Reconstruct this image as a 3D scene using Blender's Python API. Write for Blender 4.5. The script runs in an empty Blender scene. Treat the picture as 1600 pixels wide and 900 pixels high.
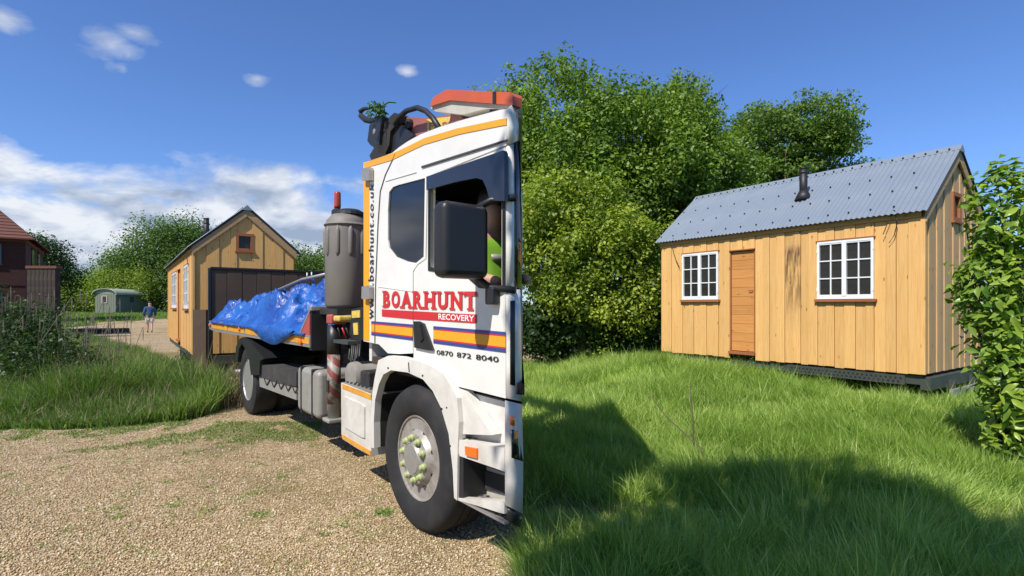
import bpy, bmesh, math, random
import numpy as np
from mathutils import Vector, Matrix
from mathutils.geometry import tessellate_polygon
random.seed(7); rng = np.random.default_rng(7)
sc = bpy.context.scene
COL = sc.collection

# ------------------------------------------------------------------ camera, light, sky
F = 830.0                      # focal length in pixels of the 1600 px wide picture
HZ = 476.0                     # row of the horizon
EYE = 1.6
cam_d = bpy.data.cameras.new("camera"); cam = bpy.data.objects.new("camera", cam_d); COL.objects.link(cam)
cam.location = (0, 0, EYE); cam.rotation_euler = (math.radians(90), 0, 0)
cam_d.sensor_width = 36; cam_d.lens = 36 * F / 1600
cam_d.shift_y = (HZ - 450) / 1600
cam_d.clip_start = 0.05; cam_d.clip_end = 3000
sc.camera = cam

SH = Vector((-0.50, -0.67))    # horizontal way towards the sun, metres per metre of height
sun_dir = Vector((SH.x, SH.y, 1.0)).normalized()
sl = bpy.data.lights.new("sun", 'SUN'); so = bpy.data.objects.new("sun", sl); COL.objects.link(so)
sl.energy = 4.9; sl.angle = math.radians(0.53); sl.color = (1.0, 0.95, 0.87)
so.rotation_euler = sun_dir.to_track_quat('Z', 'Y').to_euler()
so.location = (-20, -25, 40)
elev = math.asin(sun_dir.z); azim = math.atan2(sun_dir.x, sun_dir.y)

world = bpy.data.worlds.new("World"); sc.world = world; world.use_nodes = True
wn = world.node_tree; wn.nodes.clear()
def N(nt, t, **kw):
    n = nt.nodes.new(t)
    for k, v in kw.items(): setattr(n, k, v)
    return n
def mth(nt, op, a, b=None, c=None, clamp=False):
    n = nt.nodes.new('ShaderNodeMath'); n.operation = op; n.use_clamp = clamp
    for i, v in enumerate((a, b, c)):
        if v is None: continue
        if isinstance(v, (int, float)): n.inputs[i].default_value = v
        else: nt.links.new(v, n.inputs[i])
    return n.outputs[0]
def ramp(nt, fac, stops, interp='LINEAR'):
    n = nt.nodes.new('ShaderNodeValToRGB'); n.color_ramp.interpolation = interp
    e = n.color_ramp.elements
    while len(e) < len(stops): e.new(0.5)
    for el, (p, c) in zip(e, stops):
        el.position = p; el.color = (c if isinstance(c, tuple) else (c, c, c)) + ((1,) if not isinstance(c, tuple) or len(c) == 3 else ())
    nt.links.new(fac, n.inputs[0]); return n.outputs[0]
def mixc(nt, fac, a, b, mode='MIX'):
    n = nt.nodes.new('ShaderNodeMix'); n.data_type = 'RGBA'; n.blend_type = mode
    for i, v in ((0, fac), (6, a), (7, b)):
        if isinstance(v, (int, float)): n.inputs[i].default_value = v
        elif isinstance(v, tuple): n.inputs[i].default_value = v + ((1,) if len(v) == 3 else ())
        else: nt.links.new(v, n.inputs[i])
    return n.outputs[2]
def noise(nt, vec, scale, detail=4, rough=0.55, dist=0.0):
    n = nt.nodes.new('ShaderNodeTexNoise'); n.inputs['Scale'].default_value = scale
    n.inputs['Detail'].default_value = detail; n.inputs['Roughness'].default_value = rough
    n.inputs['Distortion'].default_value = dist
    if vec is not None: nt.links.new(vec, n.inputs['Vector'])
    return n.outputs[0]
sky = N(wn, 'ShaderNodeTexSky', sky_type='NISHITA', sun_disc=False, sun_elevation=elev, sun_rotation=azim,
        air_density=1.0, dust_density=0.25, ozone_density=3.2, altitude=60)
tc = N(wn, 'ShaderNodeTexCoord'); sep = N(wn, 'ShaderNodeSeparateXYZ'); wn.links.new(tc.outputs['Generated'], sep.inputs[0])
dx, dy, dz = sep.outputs
# cloud bank low in the west, a few wisps above it
zz = mth(wn, 'ADD', mth(wn, 'MAXIMUM', dz, 0.0), 0.30)
cmb = N(wn, 'ShaderNodeCombineXYZ')
wn.links.new(mth(wn, 'DIVIDE', dx, zz), cmb.inputs[0]); wn.links.new(mth(wn, 'DIVIDE', dy, zz), cmb.inputs[1])
n1 = noise(wn, cmb.outputs[0], 2.1, 10, 0.60, 0.3)
low = mth(wn, 'SUBTRACT', 1.0, mth(wn, 'DIVIDE', dz, 0.25), clamp=True)         # 1 at the horizon, 0 above the bank
west = mth(wn, 'MULTIPLY', mth(wn, 'SUBTRACT', mth(wn, 'MULTIPLY', dx, -1.0), 0.06), 5.0, clamp=True)
lowc = mth(wn, 'MULTIPLY', mth(wn, 'POWER', low, 0.55), west)
dens = mth(wn, 'ADD', n1, mth(wn, 'MULTIPLY', lowc, 0.64))
bank = mth(wn, 'MULTIPLY', mth(wn, 'MULTIPLY', mth(wn, 'SUBTRACT', dens, 0.70), 7.0, clamp=True), mth(wn, 'MULTIPLY', lowc, 3.0, clamp=True))
n2 = noise(wn, cmb.outputs[0], 6.5, 8, 0.62, 0.5)
def dirpx(x, y):
    return Vector(((x - 800) / F, 1.0, (HZ - y) / F)).normalized()
wisp = None
for (x, y, rx, amp) in ((172, 70, .062, 1.0), (215, 55, .05, .8), (188, 104, .03, .7), (402, 124, .030, .85), (638, 112, .028, .95), (5, 25, .045, .9), (135, 265, .05, .5)):
    d = dirpx(x, y)
    v = N(wn, 'ShaderNodeVectorMath', operation='SUBTRACT'); wn.links.new(tc.outputs['Generated'], v.inputs[0]); v.inputs[1].default_value = d
    sclv = N(wn, 'ShaderNodeVectorMath', operation='MULTIPLY'); wn.links.new(v.outputs[0], sclv.inputs[0]); sclv.inputs[1].default_value = (1, 1, 1.9)
    ln = N(wn, 'ShaderNodeVectorMath', operation='LENGTH'); wn.links.new(sclv.outputs[0], ln.inputs[0])
    f = mth(wn, 'MULTIPLY', mth(wn, 'SUBTRACT', 1.0, mth(wn, 'DIVIDE', ln.outputs['Value'], rx), clamp=True), amp)
    wisp = f if wisp is None else mth(wn, 'MAXIMUM', wisp, f)
wispf = mth(wn, 'MULTIPLY', mth(wn, 'SUBTRACT', mth(wn, 'ADD', n2, mth(wn, 'MULTIPLY', wisp, 0.55)), 0.68), 2.6, clamp=True)
wispf = mth(wn, 'MULTIPLY', wispf, mth(wn, 'MULTIPLY', wisp, 4.0, clamp=True))
fac = mth(wn, 'MAXIMUM', mth(wn, 'MULTIPLY', bank, 0.93), mth(wn, 'MULTIPLY', wispf, 0.72))
shade = noise(wn, cmb.outputs[0], 4.2, 7, 0.55, 0.3)
ccol = ramp(wn, shade, [(0.36, (2.9, 3.5, 4.6)), (0.48, (4.9, 5.4, 6.3)), (0.60, (7.4, 7.6, 7.9))])
skyc = mixc(wn, 1.0, sky.outputs[0], (0.74, 0.96, 1.36), 'MULTIPLY')
mixed = mixc(wn, fac, skyc, ccol)
bg = N(wn, 'ShaderNodeBackground'); bg.inputs['Strength'].default_value = 0.100
wn.links.new(mixed, bg.inputs['Color'])
wo = N(wn, 'ShaderNodeOutputWorld'); wn.links.new(bg.outputs[0], wo.inputs[0])

sc.view_settings.view_transform = 'Standard'; sc.view_settings.look = 'None'
sc.view_settings.exposure = 0.28; sc.view_settings.gamma = 1.0
sc.view_settings.use_curve_mapping = False
sc.cycles.max_bounces = 6; sc.cycles.transparent_max_bounces = 6

# ------------------------------------------------------------------ materials
def base_mat(name, rough=0.6, metallic=0.0, spec=0.5, coat=0.0):
    m = bpy.data.materials.new(name); m.use_nodes = True
    nt = m.node_tree; b = nt.nodes['Principled BSDF']
    b.inputs['Roughness'].default_value = rough; b.inputs['Metallic'].default_value = metallic
    b.inputs['Specular IOR Level'].default_value = spec; b.inputs['Coat Weight'].default_value = coat
    return m, nt, b
def bump(nt, b, h, strength, dist=0.01):
    n = nt.nodes.new('ShaderNodeBump'); n.inputs['Strength'].default_value = strength; n.inputs['Distance'].default_value = dist
    nt.links.new(h, n.inputs['Height']); nt.links.new(n.outputs[0], b.inputs['Normal'])
def paint(name, c, rough=0.45, metallic=0.0, dirt=0.25, dirtc=(0.16, 0.13, 0.09), scale=3.0, spec=0.5, coat=0.0, low=None, bmp=0.0):
    """painted / plain surface with uneven grime; low=(z0,z1): road dirt that gathers low on the object"""
    m, nt, b = base_mat(name, rough, metallic, spec, coat)
    t = N(nt, 'ShaderNodeTexCoord'); o = t.outputs['Object']
    n = noise(nt, o, scale, 8, 0.65, 0.3)
    f = ramp(nt, n, [(0.45, 0.0), (0.75, 1.0)])
    f = mth(nt, 'MULTIPLY', f, dirt)
    if low:
        s = N(nt, 'ShaderNodeSeparateXYZ'); nt.links.new(o, s.inputs[0])
        g = mth(nt, 'DIVIDE', mth(nt, 'SUBTRACT', low[1], s.outputs[2]), low[1] - low[0], clamp=True)
        g = mth(nt, 'MULTIPLY', g, mth(nt, 'MULTIPLY', noise(nt, o, 7, 8, 0.7), 0.95))
        f = mth(nt, 'ADD', f, g, clamp=True)
    nf = noise(nt, o, 60, 3, 0.6)
    cc = mixc(nt, f, c, dirtc); cc = mixc(nt, mth(nt, 'MULTIPLY', nf, 0.12), cc, (c[0] * .6, c[1] * .6, c[2] * .6))
    nt.links.new(cc, b.inputs['Base Color'])
    r = mth(nt, 'ADD', rough, mth(nt, 'MULTIPLY', f, 0.35), clamp=True); nt.links.new(r, b.inputs['Roughness'])
    if bmp: bump(nt, b, n, bmp, 0.02)
    return m
def wood(name, c1, c2, dark, grain=1.0, vertical=True, weather=0.0, axis=2):
    m, nt, b = base_mat(name, 0.72, spec=0.25)
    t = N(nt, 'ShaderNodeTexCoord'); oi = N(nt, 'ShaderNodeObjectInfo')
    off = N(nt, 'ShaderNodeVectorMath', operation='ADD'); nt.links.new(t.outputs['Object'], off.inputs[0])
    sc3 = N(nt, 'ShaderNodeVectorMath', operation='SCALE'); sc3.inputs[0].default_value = (13, 7, 31); nt.links.new(oi.outputs['Random'], sc3.inputs['Scale'])
    nt.links.new(sc3.outputs[0], off.inputs[1])
    mp = N(nt, 'ShaderNodeMapping'); s = [14, 14, 14]; s[axis] = 0.9; mp.inputs['Scale'].default_value = s
    nt.links.new(off.outputs[0], mp.inputs['Vector'])
    g = noise(nt, mp.outputs[0], 2.2, 6, 0.6, 0.8)
    mp2 = N(nt, 'ShaderNodeMapping'); s2 = [60, 60, 60]; s2[axis] = 1.5; mp2.inputs['Scale'].default_value = s2
    nt.links.new(off.outputs[0], mp2.inputs['Vector']); g2 = noise(nt, mp2.outputs[0], 2.0, 3, 0.6)
    c = mixc(nt, ramp(nt, g, [(0.3, 0.0), (0.7, 1.0)]), c1, c2)
    c = mixc(nt, mth(nt, 'MULTIPLY', ramp(nt, g2, [(0.5, 0.0), (0.8, 1.0)]), 0.35 * grain), c, dark)
    # knots
    mk = N(nt, 'ShaderNodeMapping'); s3 = [9, 9, 9]; s3[axis] = 3.6; mk.inputs['Scale'].default_value = s3; nt.links.new(off.outputs[0], mk.inputs['Vector'])
    vo = N(nt, 'ShaderNodeTexVoronoi'); vo.inputs['Scale'].default_value = 1.0; nt.links.new(mk.outputs[0], vo.inputs['Vector'])
    kn = ramp(nt, vo.outputs['Distance'], [(0.07, 1.0), (0.15, 0.0)])
    c = mixc(nt, mth(nt, 'MULTIPLY', kn, 0.75), c, dark)
    # board to board tone
    v = mth(nt, 'ADD', 0.90, mth(nt, 'MULTIPLY', oi.outputs['Random'], 0.16))
    vc = N(nt, 'ShaderNodeCombineColor'); [nt.links.new(v, vc.inputs[i]) for i in range(3)]
    c = mixc(nt, 1.0, c, vc.outputs[0], 'MULTIPLY')
    if weather:
        w = ramp(nt, noise(nt, t.outputs['Object'], 1.6, 6, 0.6), [(0.35, 0.0), (0.65, 1.0)])
        c = mixc(nt, mth(nt, 'MULTIPLY', w, weather), c, (0.30, 0.25, 0.19))
    nt.links.new(c, b.inputs['Base Color']); bump(nt, b, g2, 0.25, 0.004)
    return m
M = {}
M['larch'] = wood('larch', (0.76, 0.46, 0.175), (0.66, 0.37, 0.12), (0.26, 0.11, 0.03))
M['larch_end'] = wood('larch_end', (0.64, 0.42, 0.20), (0.54, 0.34, 0.15), (0.2, 0.10, 0.04), 1.1, weather=0.25)
M['larch_h'] = wood('larch_h', (0.62, 0.29, 0.09), (0.54, 0.23, 0.06), (0.22, 0.09, 0.025), 1.0, axis=0)
M['larch_rake'] = wood('larch_rake', (0.50, 0.33, 0.16), (0.42, 0.26, 0.12), (0.18, 0.10, 0.04), 1.0, axis=1, weather=0.3)
M['sill'] = wood('sill', (0.36, 0.14, 0.06), (0.30, 0.11, 0.045), (0.14, 0.05, 0.02), 0.8, axis=0)
M['fascia'] = wood('fascia', (0.60, 0.36, 0.14), (0.50, 0.28, 0.10), (0.2, 0.09, 0.03), 0.8, axis=0)
M['dark_board'] = paint('dark_board', (0.11, 0.075, 0.05), 0.85, dirt=0.7, dirtc=(0.085, 0.06, 0.045), scale=2.5, spec=0.2, bmp=0.2)
M['white_frame'] = paint('white_frame', (0.80, 0.81, 0.80), 0.4, dirt=0.12)
M['inner'] = paint('inner', (0.05, 0.035, 0.025), 0.9)
M['roof_sheet'] = paint('roof_sheet', (0.22, 0.26, 0.305), 0.38, metallic=0.15, dirt=0.5, dirtc=(0.25, 0.28, 0.31), scale=1.8, spec=0.6)
M['roof_dark'] = paint('roof_dark', (0.05, 0.055, 0.06), 0.6)
M['black'] = paint('black', (0.014, 0.014, 0.015), 0.5, dirt=0.35, dirtc=(0.05, 0.045, 0.04))
M['black_rubber'] = paint('black_rubber', (0.022, 0.022, 0.023), 0.75, dirt=0.5, dirtc=(0.07, 0.062, 0.052), scale=5, spec=0.3)
M['mirror_black'] = paint('mirror_black', (0.016, 0.016, 0.017), 0.42, dirt=0.25, dirtc=(0.05, 0.05, 0.048), scale=2)
M['chassis'] = paint('chassis', (0.018, 0.017, 0.016), 0.7, dirt=0.7, dirtc=(0.06, 0.05, 0.04), scale=4)
M['galv'] = paint('galv', (0.09, 0.10, 0.09), 0.5, metallic=0.5, dirt=0.5, dirtc=(0.05, 0.05, 0.042), scale=5)
M['alu'] = paint('alu', (0.45, 0.44, 0.42), 0.42, metallic=0.6, dirt=0.6, dirtc=(0.22, 0.18, 0.14), scale=4)
M['steel_rim'] = paint('steel_rim', (0.40, 0.37, 0.33), 0.45, metallic=0.35, dirt=1.0, dirtc=(0.12, 0.085, 0.055), scale=7)
M['cab_white'] = paint('cab_white', (0.78, 0.76, 0.71), 0.28, dirt=0.30, dirtc=(0.50, 0.45, 0.37), scale=2.2, coat=0.35, low=(0.2, 1.25))
M['step_white'] = paint('step_white', (0.72, 0.70, 0.64), 0.38, dirt=0.5, dirtc=(0.32, 0.27, 0.20), scale=3.2, low=(0.0, 1.2))
M['cream'] = paint('cream', (0.52, 0.49, 0.42), 0.45, dirt=0.6, dirtc=(0.24, 0.20, 0.15), scale=3)
M['tank_grey'] = paint('tank_grey', (0.34, 0.33, 0.29), 0.45, metallic=0.2, dirt=0.7, dirtc=(0.15, 0.12, 0.09), scale=2.5)
M['plastic_tank'] = paint('plastic_tank', (0.17, 0.16, 0.145), 0.55, dirt=0.7, dirtc=(0.27, 0.22, 0.16), scale=2.0)
M['yellow'] = paint('yellow', (0.83, 0.37, 0.015), 0.4, dirt=0.3, dirtc=(0.45, 0.22, 0.04))
M['yellow_dirty'] = paint('yellow_dirty', (0.74, 0.33, 0.03), 0.45, dirt=0.75, dirtc=(0.28, 0.15, 0.05), scale=6)
M['sticker'] = paint('sticker', (0.70, 0.50, 0.10), 0.5, dirt=0.6, dirtc=(0.2, 0.15, 0.08), scale=12)
M['orange_red'] = paint('orange_red', (0.62, 0.12, 0.02), 0.4)
M['red'] = paint('red', (0.58, 0.022, 0.028), 0.4, dirt=0.15)
M['red_faded'] = paint('red_faded', (0.42, 0.07, 0.06), 0.5, dirt=0.6, dirtc=(0.18, 0.09, 0.07), scale=5)
M['crane_pink'] = paint('crane_pink', (0.34, 0.12, 0.10), 0.5, dirt=0.6, dirtc=(0.13, 0.07, 0.06), scale=4)
M['blue'] = paint('blue', (0.035, 0.055, 0.24), 0.4, dirt=0.15)
M['letter_black'] = paint('letter_black', (0.012, 0.013, 0.02), 0.4, dirt=0.1)
M['letter_white'] = paint('letter_white', (0.8, 0.78, 0.76), 0.4, dirt=0.1)
M['light_bar'] = paint('light_bar', (0.58, 0.10, 0.010), 0.4, dirt=0.45, dirtc=(0.30, 0.06, 0.015), scale=4, coat=0.5)
M['marker'] = paint('marker', (0.85, 0.16, 0.01), 0.25, dirt=0.15, coat=0.5)
M['beacon'] = paint('beacon', (0.40, 0.05, 0.015), 0.2, dirt=0.5, dirtc=(0.08, 0.02, 0.02), coat=0.6)
M['navy'] = paint('navy', (0.012, 0.015, 0.026), 0.25, dirt=0.15, dirtc=(0.05, 0.05, 0.06), coat=0.4)
M['glass'] = paint('glass', (0.010, 0.012, 0.018), 0.06, dirt=0.1, dirtc=(0.03, 0.035, 0.04), spec=0.6)
M['pane'] = paint('pane', (0.022, 0.020, 0.017), 0.12, dirt=0.5, dirtc=(0.06, 0.055, 0.045), scale=6, spec=0.35)
M['green_rope'] = paint('green_rope', (0.035, 0.11, 0.03), 0.8)
M['nut'] = paint('nut', (0.36, 0.40, 0.17), 0.5, dirt=0.5)
M['seam'] = paint('seam', (0.06, 0.06, 0.06), 0.8)
M['canvas'] = paint('canvas', (0.035, 0.033, 0.031), 0.85, dirt=0.6, dirtc=(0.09, 0.08, 0.065), scale=5, bmp=0.5)
M['concrete'] = paint('concrete', (0.22, 0.21, 0.19), 0.9, dirt=0.5, scale=3, bmp=0.3)
M['hut_green'] = paint('hut_green', (0.18, 0.20, 0.14), 0.7, dirt=0.4, dirtc=(0.13, 0.16, 0.10))
M['hut_dark'] = paint('hut_dark', (0.05, 0.06, 0.047), 0.7, dirt=0.4, dirtc=(0.05, 0.06, 0.05))
M['hut_roof'] = paint('hut_roof', (0.36, 0.40, 0.29), 0.6, dirt=0.5, dirtc=(0.22, 0.25, 0.18))
M['brick'] = paint('brick', (0.062, 0.018, 0.012), 0.85, dirt=0.7, dirtc=(0.035, 0.014, 0.010), scale=14)
M['tile'] = paint('tile', (0.14, 0.05, 0.032), 0.8, dirt=0.8, dirtc=(0.13, 0.06, 0.045), scale=10)
M['brown'] = paint('brown', (0.028, 0.016, 0.011), 0.8, dirt=0.5)
M['skin'] = paint('skin', (0.50, 0.28, 0.19), 0.6, dirt=0.05)
M['jacket'] = paint('jacket', (0.025, 0.065, 0.14), 0.8, dirt=0.3, dirtc=(0.02, 0.03, 0.05), scale=8)
M['shorts'] = paint('shorts', (0.62, 0.60, 0.54), 0.85, dirt=0.2)
M['hivis'] = paint('hivis', (0.20, 0.42, 0.03), 0.7, dirt=0.2)
M['bark'] = paint('bark', (0.10, 0.075, 0.05), 0.9, dirt=0.6, dirtc=(0.05, 0.045, 0.03), scale=9, bmp=0.6)
M['dry_stem'] = paint('dry_stem', (0.30, 0.24, 0.17), 0.9, dirt=0.5)

# blue tarpaulin
m, nt, b = base_mat('tarp', 0.42, spec=0.5, coat=0.15); M['tarp'] = m
t = N(nt, 'ShaderNodeTexCoord')
c = mixc(nt, ramp(nt, noise(nt, t.outputs['Object'], 2.2, 6, 0.6, 0.5), [(0.35, 0.0), (0.7, 1.0)]), (0.008, 0.05, 0.26), (0.015, 0.12, 0.42))
nt.links.new(c, b.inputs['Base Color'])
vo = N(nt, 'ShaderNodeTexVoronoi', feature='DISTANCE_TO_EDGE'); vo.inputs['Scale'].default_value = 4
wv = N(nt, 'ShaderNodeVectorMath', operation='ADD'); nt.links.new(t.outputs['Object'], wv.inputs[0])
nn = N(nt, 'ShaderNodeTexNoise'); nn.inputs['Scale'].default_value = 3; nt.links.new(t.outputs['Object'], nn.inputs[0]); nt.links.new(nn.outputs['Color'], wv.inputs[1])
nt.links.new(wv.outputs[0], vo.inputs['Vector'])
h = mth(nt, 'ADD', vo.outputs['Distance'], mth(nt, 'MULTIPLY', noise(nt, t.outputs['Object'], 9, 5, 0.6, 1.0), 0.6))
bump(nt, b, h, 0.6, 0.04)

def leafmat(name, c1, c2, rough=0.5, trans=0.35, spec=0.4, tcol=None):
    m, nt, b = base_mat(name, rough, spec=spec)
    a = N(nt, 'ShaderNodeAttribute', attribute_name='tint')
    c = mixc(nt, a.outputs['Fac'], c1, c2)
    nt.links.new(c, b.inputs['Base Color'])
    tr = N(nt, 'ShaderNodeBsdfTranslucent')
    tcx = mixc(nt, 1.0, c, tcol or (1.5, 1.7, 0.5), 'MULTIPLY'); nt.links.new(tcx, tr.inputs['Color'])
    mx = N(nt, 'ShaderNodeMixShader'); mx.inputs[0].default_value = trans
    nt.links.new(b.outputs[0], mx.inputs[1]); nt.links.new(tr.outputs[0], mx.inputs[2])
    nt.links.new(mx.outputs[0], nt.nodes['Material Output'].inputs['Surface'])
    return m
M['leaf_mid'] = leafmat('leaf_mid', (0.085, 0.155, 0.02), (0.24, 0.34, 0.05))
M['leaf_yellow'] = leafmat('leaf_yellow', (0.16, 0.23, 0.025), (0.38, 0.44, 0.06))
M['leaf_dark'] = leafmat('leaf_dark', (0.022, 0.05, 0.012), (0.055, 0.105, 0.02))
M['leaf_oak'] = leafmat('leaf_oak', (0.065, 0.12, 0.018), (0.16, 0.25, 0.035))
M['leaf_far'] = leafmat('leaf_far', (0.05, 0.10, 0.018), (0.13, 0.21, 0.04), 0.7)
M['leaf_laurel'] = leafmat('leaf_laurel', (0.08, 0.17, 0.02), (0.30, 0.40, 0.05), 0.36, 0.3, 0.4)
M['grass'] = leafmat('grass', (0.16, 0.28, 0.03), (0.56, 0.66, 0.19), 0.45, 0.35, 0.4, (1.2, 1.5, 0.5))
M['weed'] = leafmat('weed', (0.06, 0.13, 0.02), (0.26, 0.36, 0.09), 0.55, 0.3, 0.3)
M['dry_grass'] = leafmat('dry_grass', (0.25, 0.19, 0.11), (0.40, 0.33, 0.20), 0.7, 0.2, 0.2, (1, 1, 0.8))

m, nt, b = base_mat('gravel', 0.9, spec=0.25); M['gravel'] = m
t = N(nt, 'ShaderNodeTexCoord'); o = t.outputs['Object']
vo = N(nt, 'ShaderNodeTexVoronoi'); vo.inputs['Scale'].default_value = 62; nt.links.new(o, vo.inputs['Vector'])
pc = N(nt, 'ShaderNodeSeparateColor'); nt.links.new(vo.outputs['Color'], pc.inputs[0])
c = ramp(nt, pc.outputs[0], [(0.0, (0.22, 0.15, 0.075)), (0.35, (0.38, 0.27, 0.14)), (0.6, (0.48, 0.35, 0.19)), (0.85, (0.58, 0.45, 0.28)), (1.0, (0.70, 0.60, 0.44))])
big = noise(nt, o, 0.55, 8, 0.62, 0.4)
c = mixc(nt, mth(nt, 'MULTIPLY', ramp(nt, big, [(0.50, 0.0), (0.64, 1.0)]), 0.7), c, (0.17, 0.15, 0.055))
mid = noise(nt, o, 2.6, 7, 0.65)
c = mixc(nt, mth(nt, 'MULTIPLY', ramp(nt, mid, [(0.45, 0.0), (0.75, 1.0)]), 0.5), c, (0.24, 0.155, 0.085))
nt.links.new(c, b.inputs['Base Color']); bump(nt, b, vo.outputs['Distance'], 0.9, 0.02)
m, nt, b = base_mat('pebble', 0.8, spec=0.3); M['pebble'] = m
a = N(nt, 'ShaderNodeAttribute', attribute_name='tint')
nt.links.new(ramp(nt, a.outputs['Fac'], [(0.0, (0.24, 0.165, 0.085)), (0.3, (0.40, 0.285, 0.15)), (0.65, (0.52, 0.385, 0.215)), (0.9, (0.62, 0.50, 0.32)), (1.0, (0.76, 0.68, 0.52))]), b.inputs['Base Color'])
m, nt, b = base_mat('turf', 0.95, spec=0.1); M['turf'] = m
t = N(nt, 'ShaderNodeTexCoord'); o = t.outputs['Object']
c = mixc(nt, ramp(nt, noise(nt, o, 1.6, 8, 0.65), [(0.3, 0.0), (0.7, 1.0)]), (0.035, 0.065, 0.016), (0.095, 0.135, 0.035))
c = mixc(nt, mth(nt, 'MULTIPLY', ramp(nt, noise(nt, o, 0.35, 6, 0.6), [(0.55, 0.0), (0.7, 1.0)]), 0.6), c, (0.22, 0.17, 0.08))
nt.links.new(c, b.inputs['Base Color']); bump(nt, b, noise(nt, o, 14, 5, 0.7), 0.8, 0.08)

# ------------------------------------------------------------------ helpers
def link(o, parent=None):
    COL.objects.link(o)
    if parent: o.parent = parent
    return o
def tag(o, label=None, cat=None, group=None, kind=None):
    if label: o['label'] = label
    if cat: o['category'] = cat
    if group: o['group'] = group
    if kind: o['kind'] = kind
    return o
def empty(name, loc, rz=0.0):
    o = bpy.data.objects.new(name, None); COL.objects.link(o); o.location = loc; o.rotation_euler = (0, 0, rz); o.empty_display_size = 0.2
    return o
def wpos(o):
    v = Vector((0, 0, 0))
    while o: v = v + o.location; o = o.parent
    return v
def finish(me, mat, smooth=False):
    me.materials.append(M[mat] if isinstance(mat, str) else mat)
    if smooth:
        me.polygons.foreach_set('use_smooth', [True] * len(me.polygons))
    me.update()
def mesh_obj(name, verts, faces, mat, parent=None, smooth=False, loc=(0, 0, 0), rel=True, recalc=True):
    """verts in world space when rel (parent unrotated): made relative to the parent's place"""
    off = wpos(parent) if (parent and rel) else Vector((0, 0, 0))
    l = Vector(loc)
    me = bpy.data.meshes.new(name)
    me.from_pydata([tuple(Vector(v) - off - l) for v in verts], [], faces)
    if recalc:
        bm = bmesh.new(); bm.from_mesh(me); bmesh.ops.recalc_face_normals(bm, faces=bm.faces); bm.to_mesh(me); bm.free()
    finish(me, mat, smooth)
    o = bpy.data.objects.new(name, me); o.location = l
    return link(o, parent)
def np_mesh(name, verts, faces, mat, tint=None, parent=None, smooth=False):
    me = bpy.data.meshes.new(name); nv = len(verts); nf, k = faces.shape
    me.vertices.add(nv); me.vertices.foreach_set('co', verts.astype(np.float32).ravel())
    me.loops.add(nf * k); me.loops.foreach_set('vertex_index', faces.astype(np.int32).ravel())
    me.polygons.add(nf); me.polygons.foreach_set('loop_start', np.arange(0, nf * k, k, dtype=np.int32))
    me.update(calc_edges=True)
    if tint is not None:
        a = me.attributes.new('tint', 'FLOAT', 'POINT'); a.data.foreach_set('value', tint.astype(np.float32))
    finish(me, mat, smooth)
    return link(bpy.data.objects.new(name, me), parent)
def box_vf(x0, x1, y0, y1, z0, z1):
    v = [(x0, y0, z0), (x1, y0, z0), (x1, y1, z0), (x0, y1, z0), (x0, y0, z1), (x1, y0, z1), (x1, y1, z1), (x0, y1, z1)]
    f = [(0, 3, 2, 1), (4, 5, 6, 7), (0, 1, 5, 4), (1, 2, 6, 5), (2, 3, 7, 6), (3, 0, 4, 7)]
    return v, f
def lbox(name, x0, x1, y0, y1, z0, z1, mat, parent, bev=0.0, centre=True):
    """box in the parent's own axes, with its own origin at its centre"""
    cx, cy, cz = ((x0 + x1) / 2, (y0 + y1) / 2, (z0 + z1) / 2)
    v, f = box_vf(x0 - cx, x1 - cx, y0 - cy, y1 - cy, z0 - cz, z1 - cz)
    me = bpy.data.meshes.new(name); me.from_pydata(v, [], f)
    if bev:
        bm = bmesh.new(); bm.from_mesh(me); bmesh.ops.bevel(bm, geom=bm.edges[:], offset=bev, segments=2, profile=0.6, affect='EDGES'); bm.to_mesh(me); bm.free()
    finish(me, mat)
    o = bpy.data.objects.new(name, me); o.location = (cx, cy, cz)
    return link(o, parent)
def tube_vf(pts, rad, seg=8):
    pts = [Vector(p) for p in pts]; rad = rad if isinstance(rad, (list, tuple)) else [rad] * len(pts)
    V = []; Fc = []
    for i, p in enumerate(pts):
        d = (pts[min(i + 1, len(pts) - 1)] - pts[max(i - 1, 0)]).normalized()
        a = d.cross(Vector((0, 0, 1)) if abs(d.z) < 0.9 else Vector((1, 0, 0))).normalized(); b2 = d.cross(a)
        for s in range(seg):
            t = 2 * math.pi * s / seg; V.append(p + (a * math.cos(t) + b2 * math.sin(t)) * rad[i])
    for i in range(len(pts) - 1):
        for s in range(seg):
            s2 = (s + 1) % seg; Fc.append((i * seg + s, i * seg + s2, (i + 1) * seg + s2, (i + 1) * seg + s))
    Fc.append(tuple(range(seg))[::-1]); Fc.append(tuple((len(pts) - 1) * seg + s for s in range(seg)))
    return V, Fc
def tube(name, pts, rad, mat, parent=None, seg=8):
    v, f = tube_vf(pts, rad, seg); return mesh_obj(name, v, f, mat, parent, smooth=True)
def merge(parts):
    V = []; Fc = []
    for v, f in parts:
        k = len(V); V += list(v); Fc += [tuple(i + k for i in q) for q in f]
    return V, Fc
def vnoise(x, y, s=1.0, seed=0):
    """smooth value noise, numpy, 0..1"""
    x = np.asarray(x) * s + 37.1 * seed; y = np.asarray(y) * s - 11.7 * seed
    xi = np.floor(x).astype(np.int64); yi = np.floor(y).astype(np.int64); fx = x - xi; fy = y - yi
    fx = fx * fx * (3 - 2 * fx); fy = fy * fy * (3 - 2 * fy)
    def hsh(a, b): 
        n = (a * 374761393 + b * 668265263 + seed * 974711) & 0xffffffff
        n = ((n ^ (n >> 13)) * 1274126177) & 0xffffffff
        return ((n ^ (n >> 16)) & 0xffff) / 65535.0
    return (hsh(xi, yi) * (1 - fx) + hsh(xi + 1, yi) * fx) * (1 - fy) + (hsh(xi, yi + 1) * (1 - fx) + hsh(xi + 1, yi + 1) * fx) * fy
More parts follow.
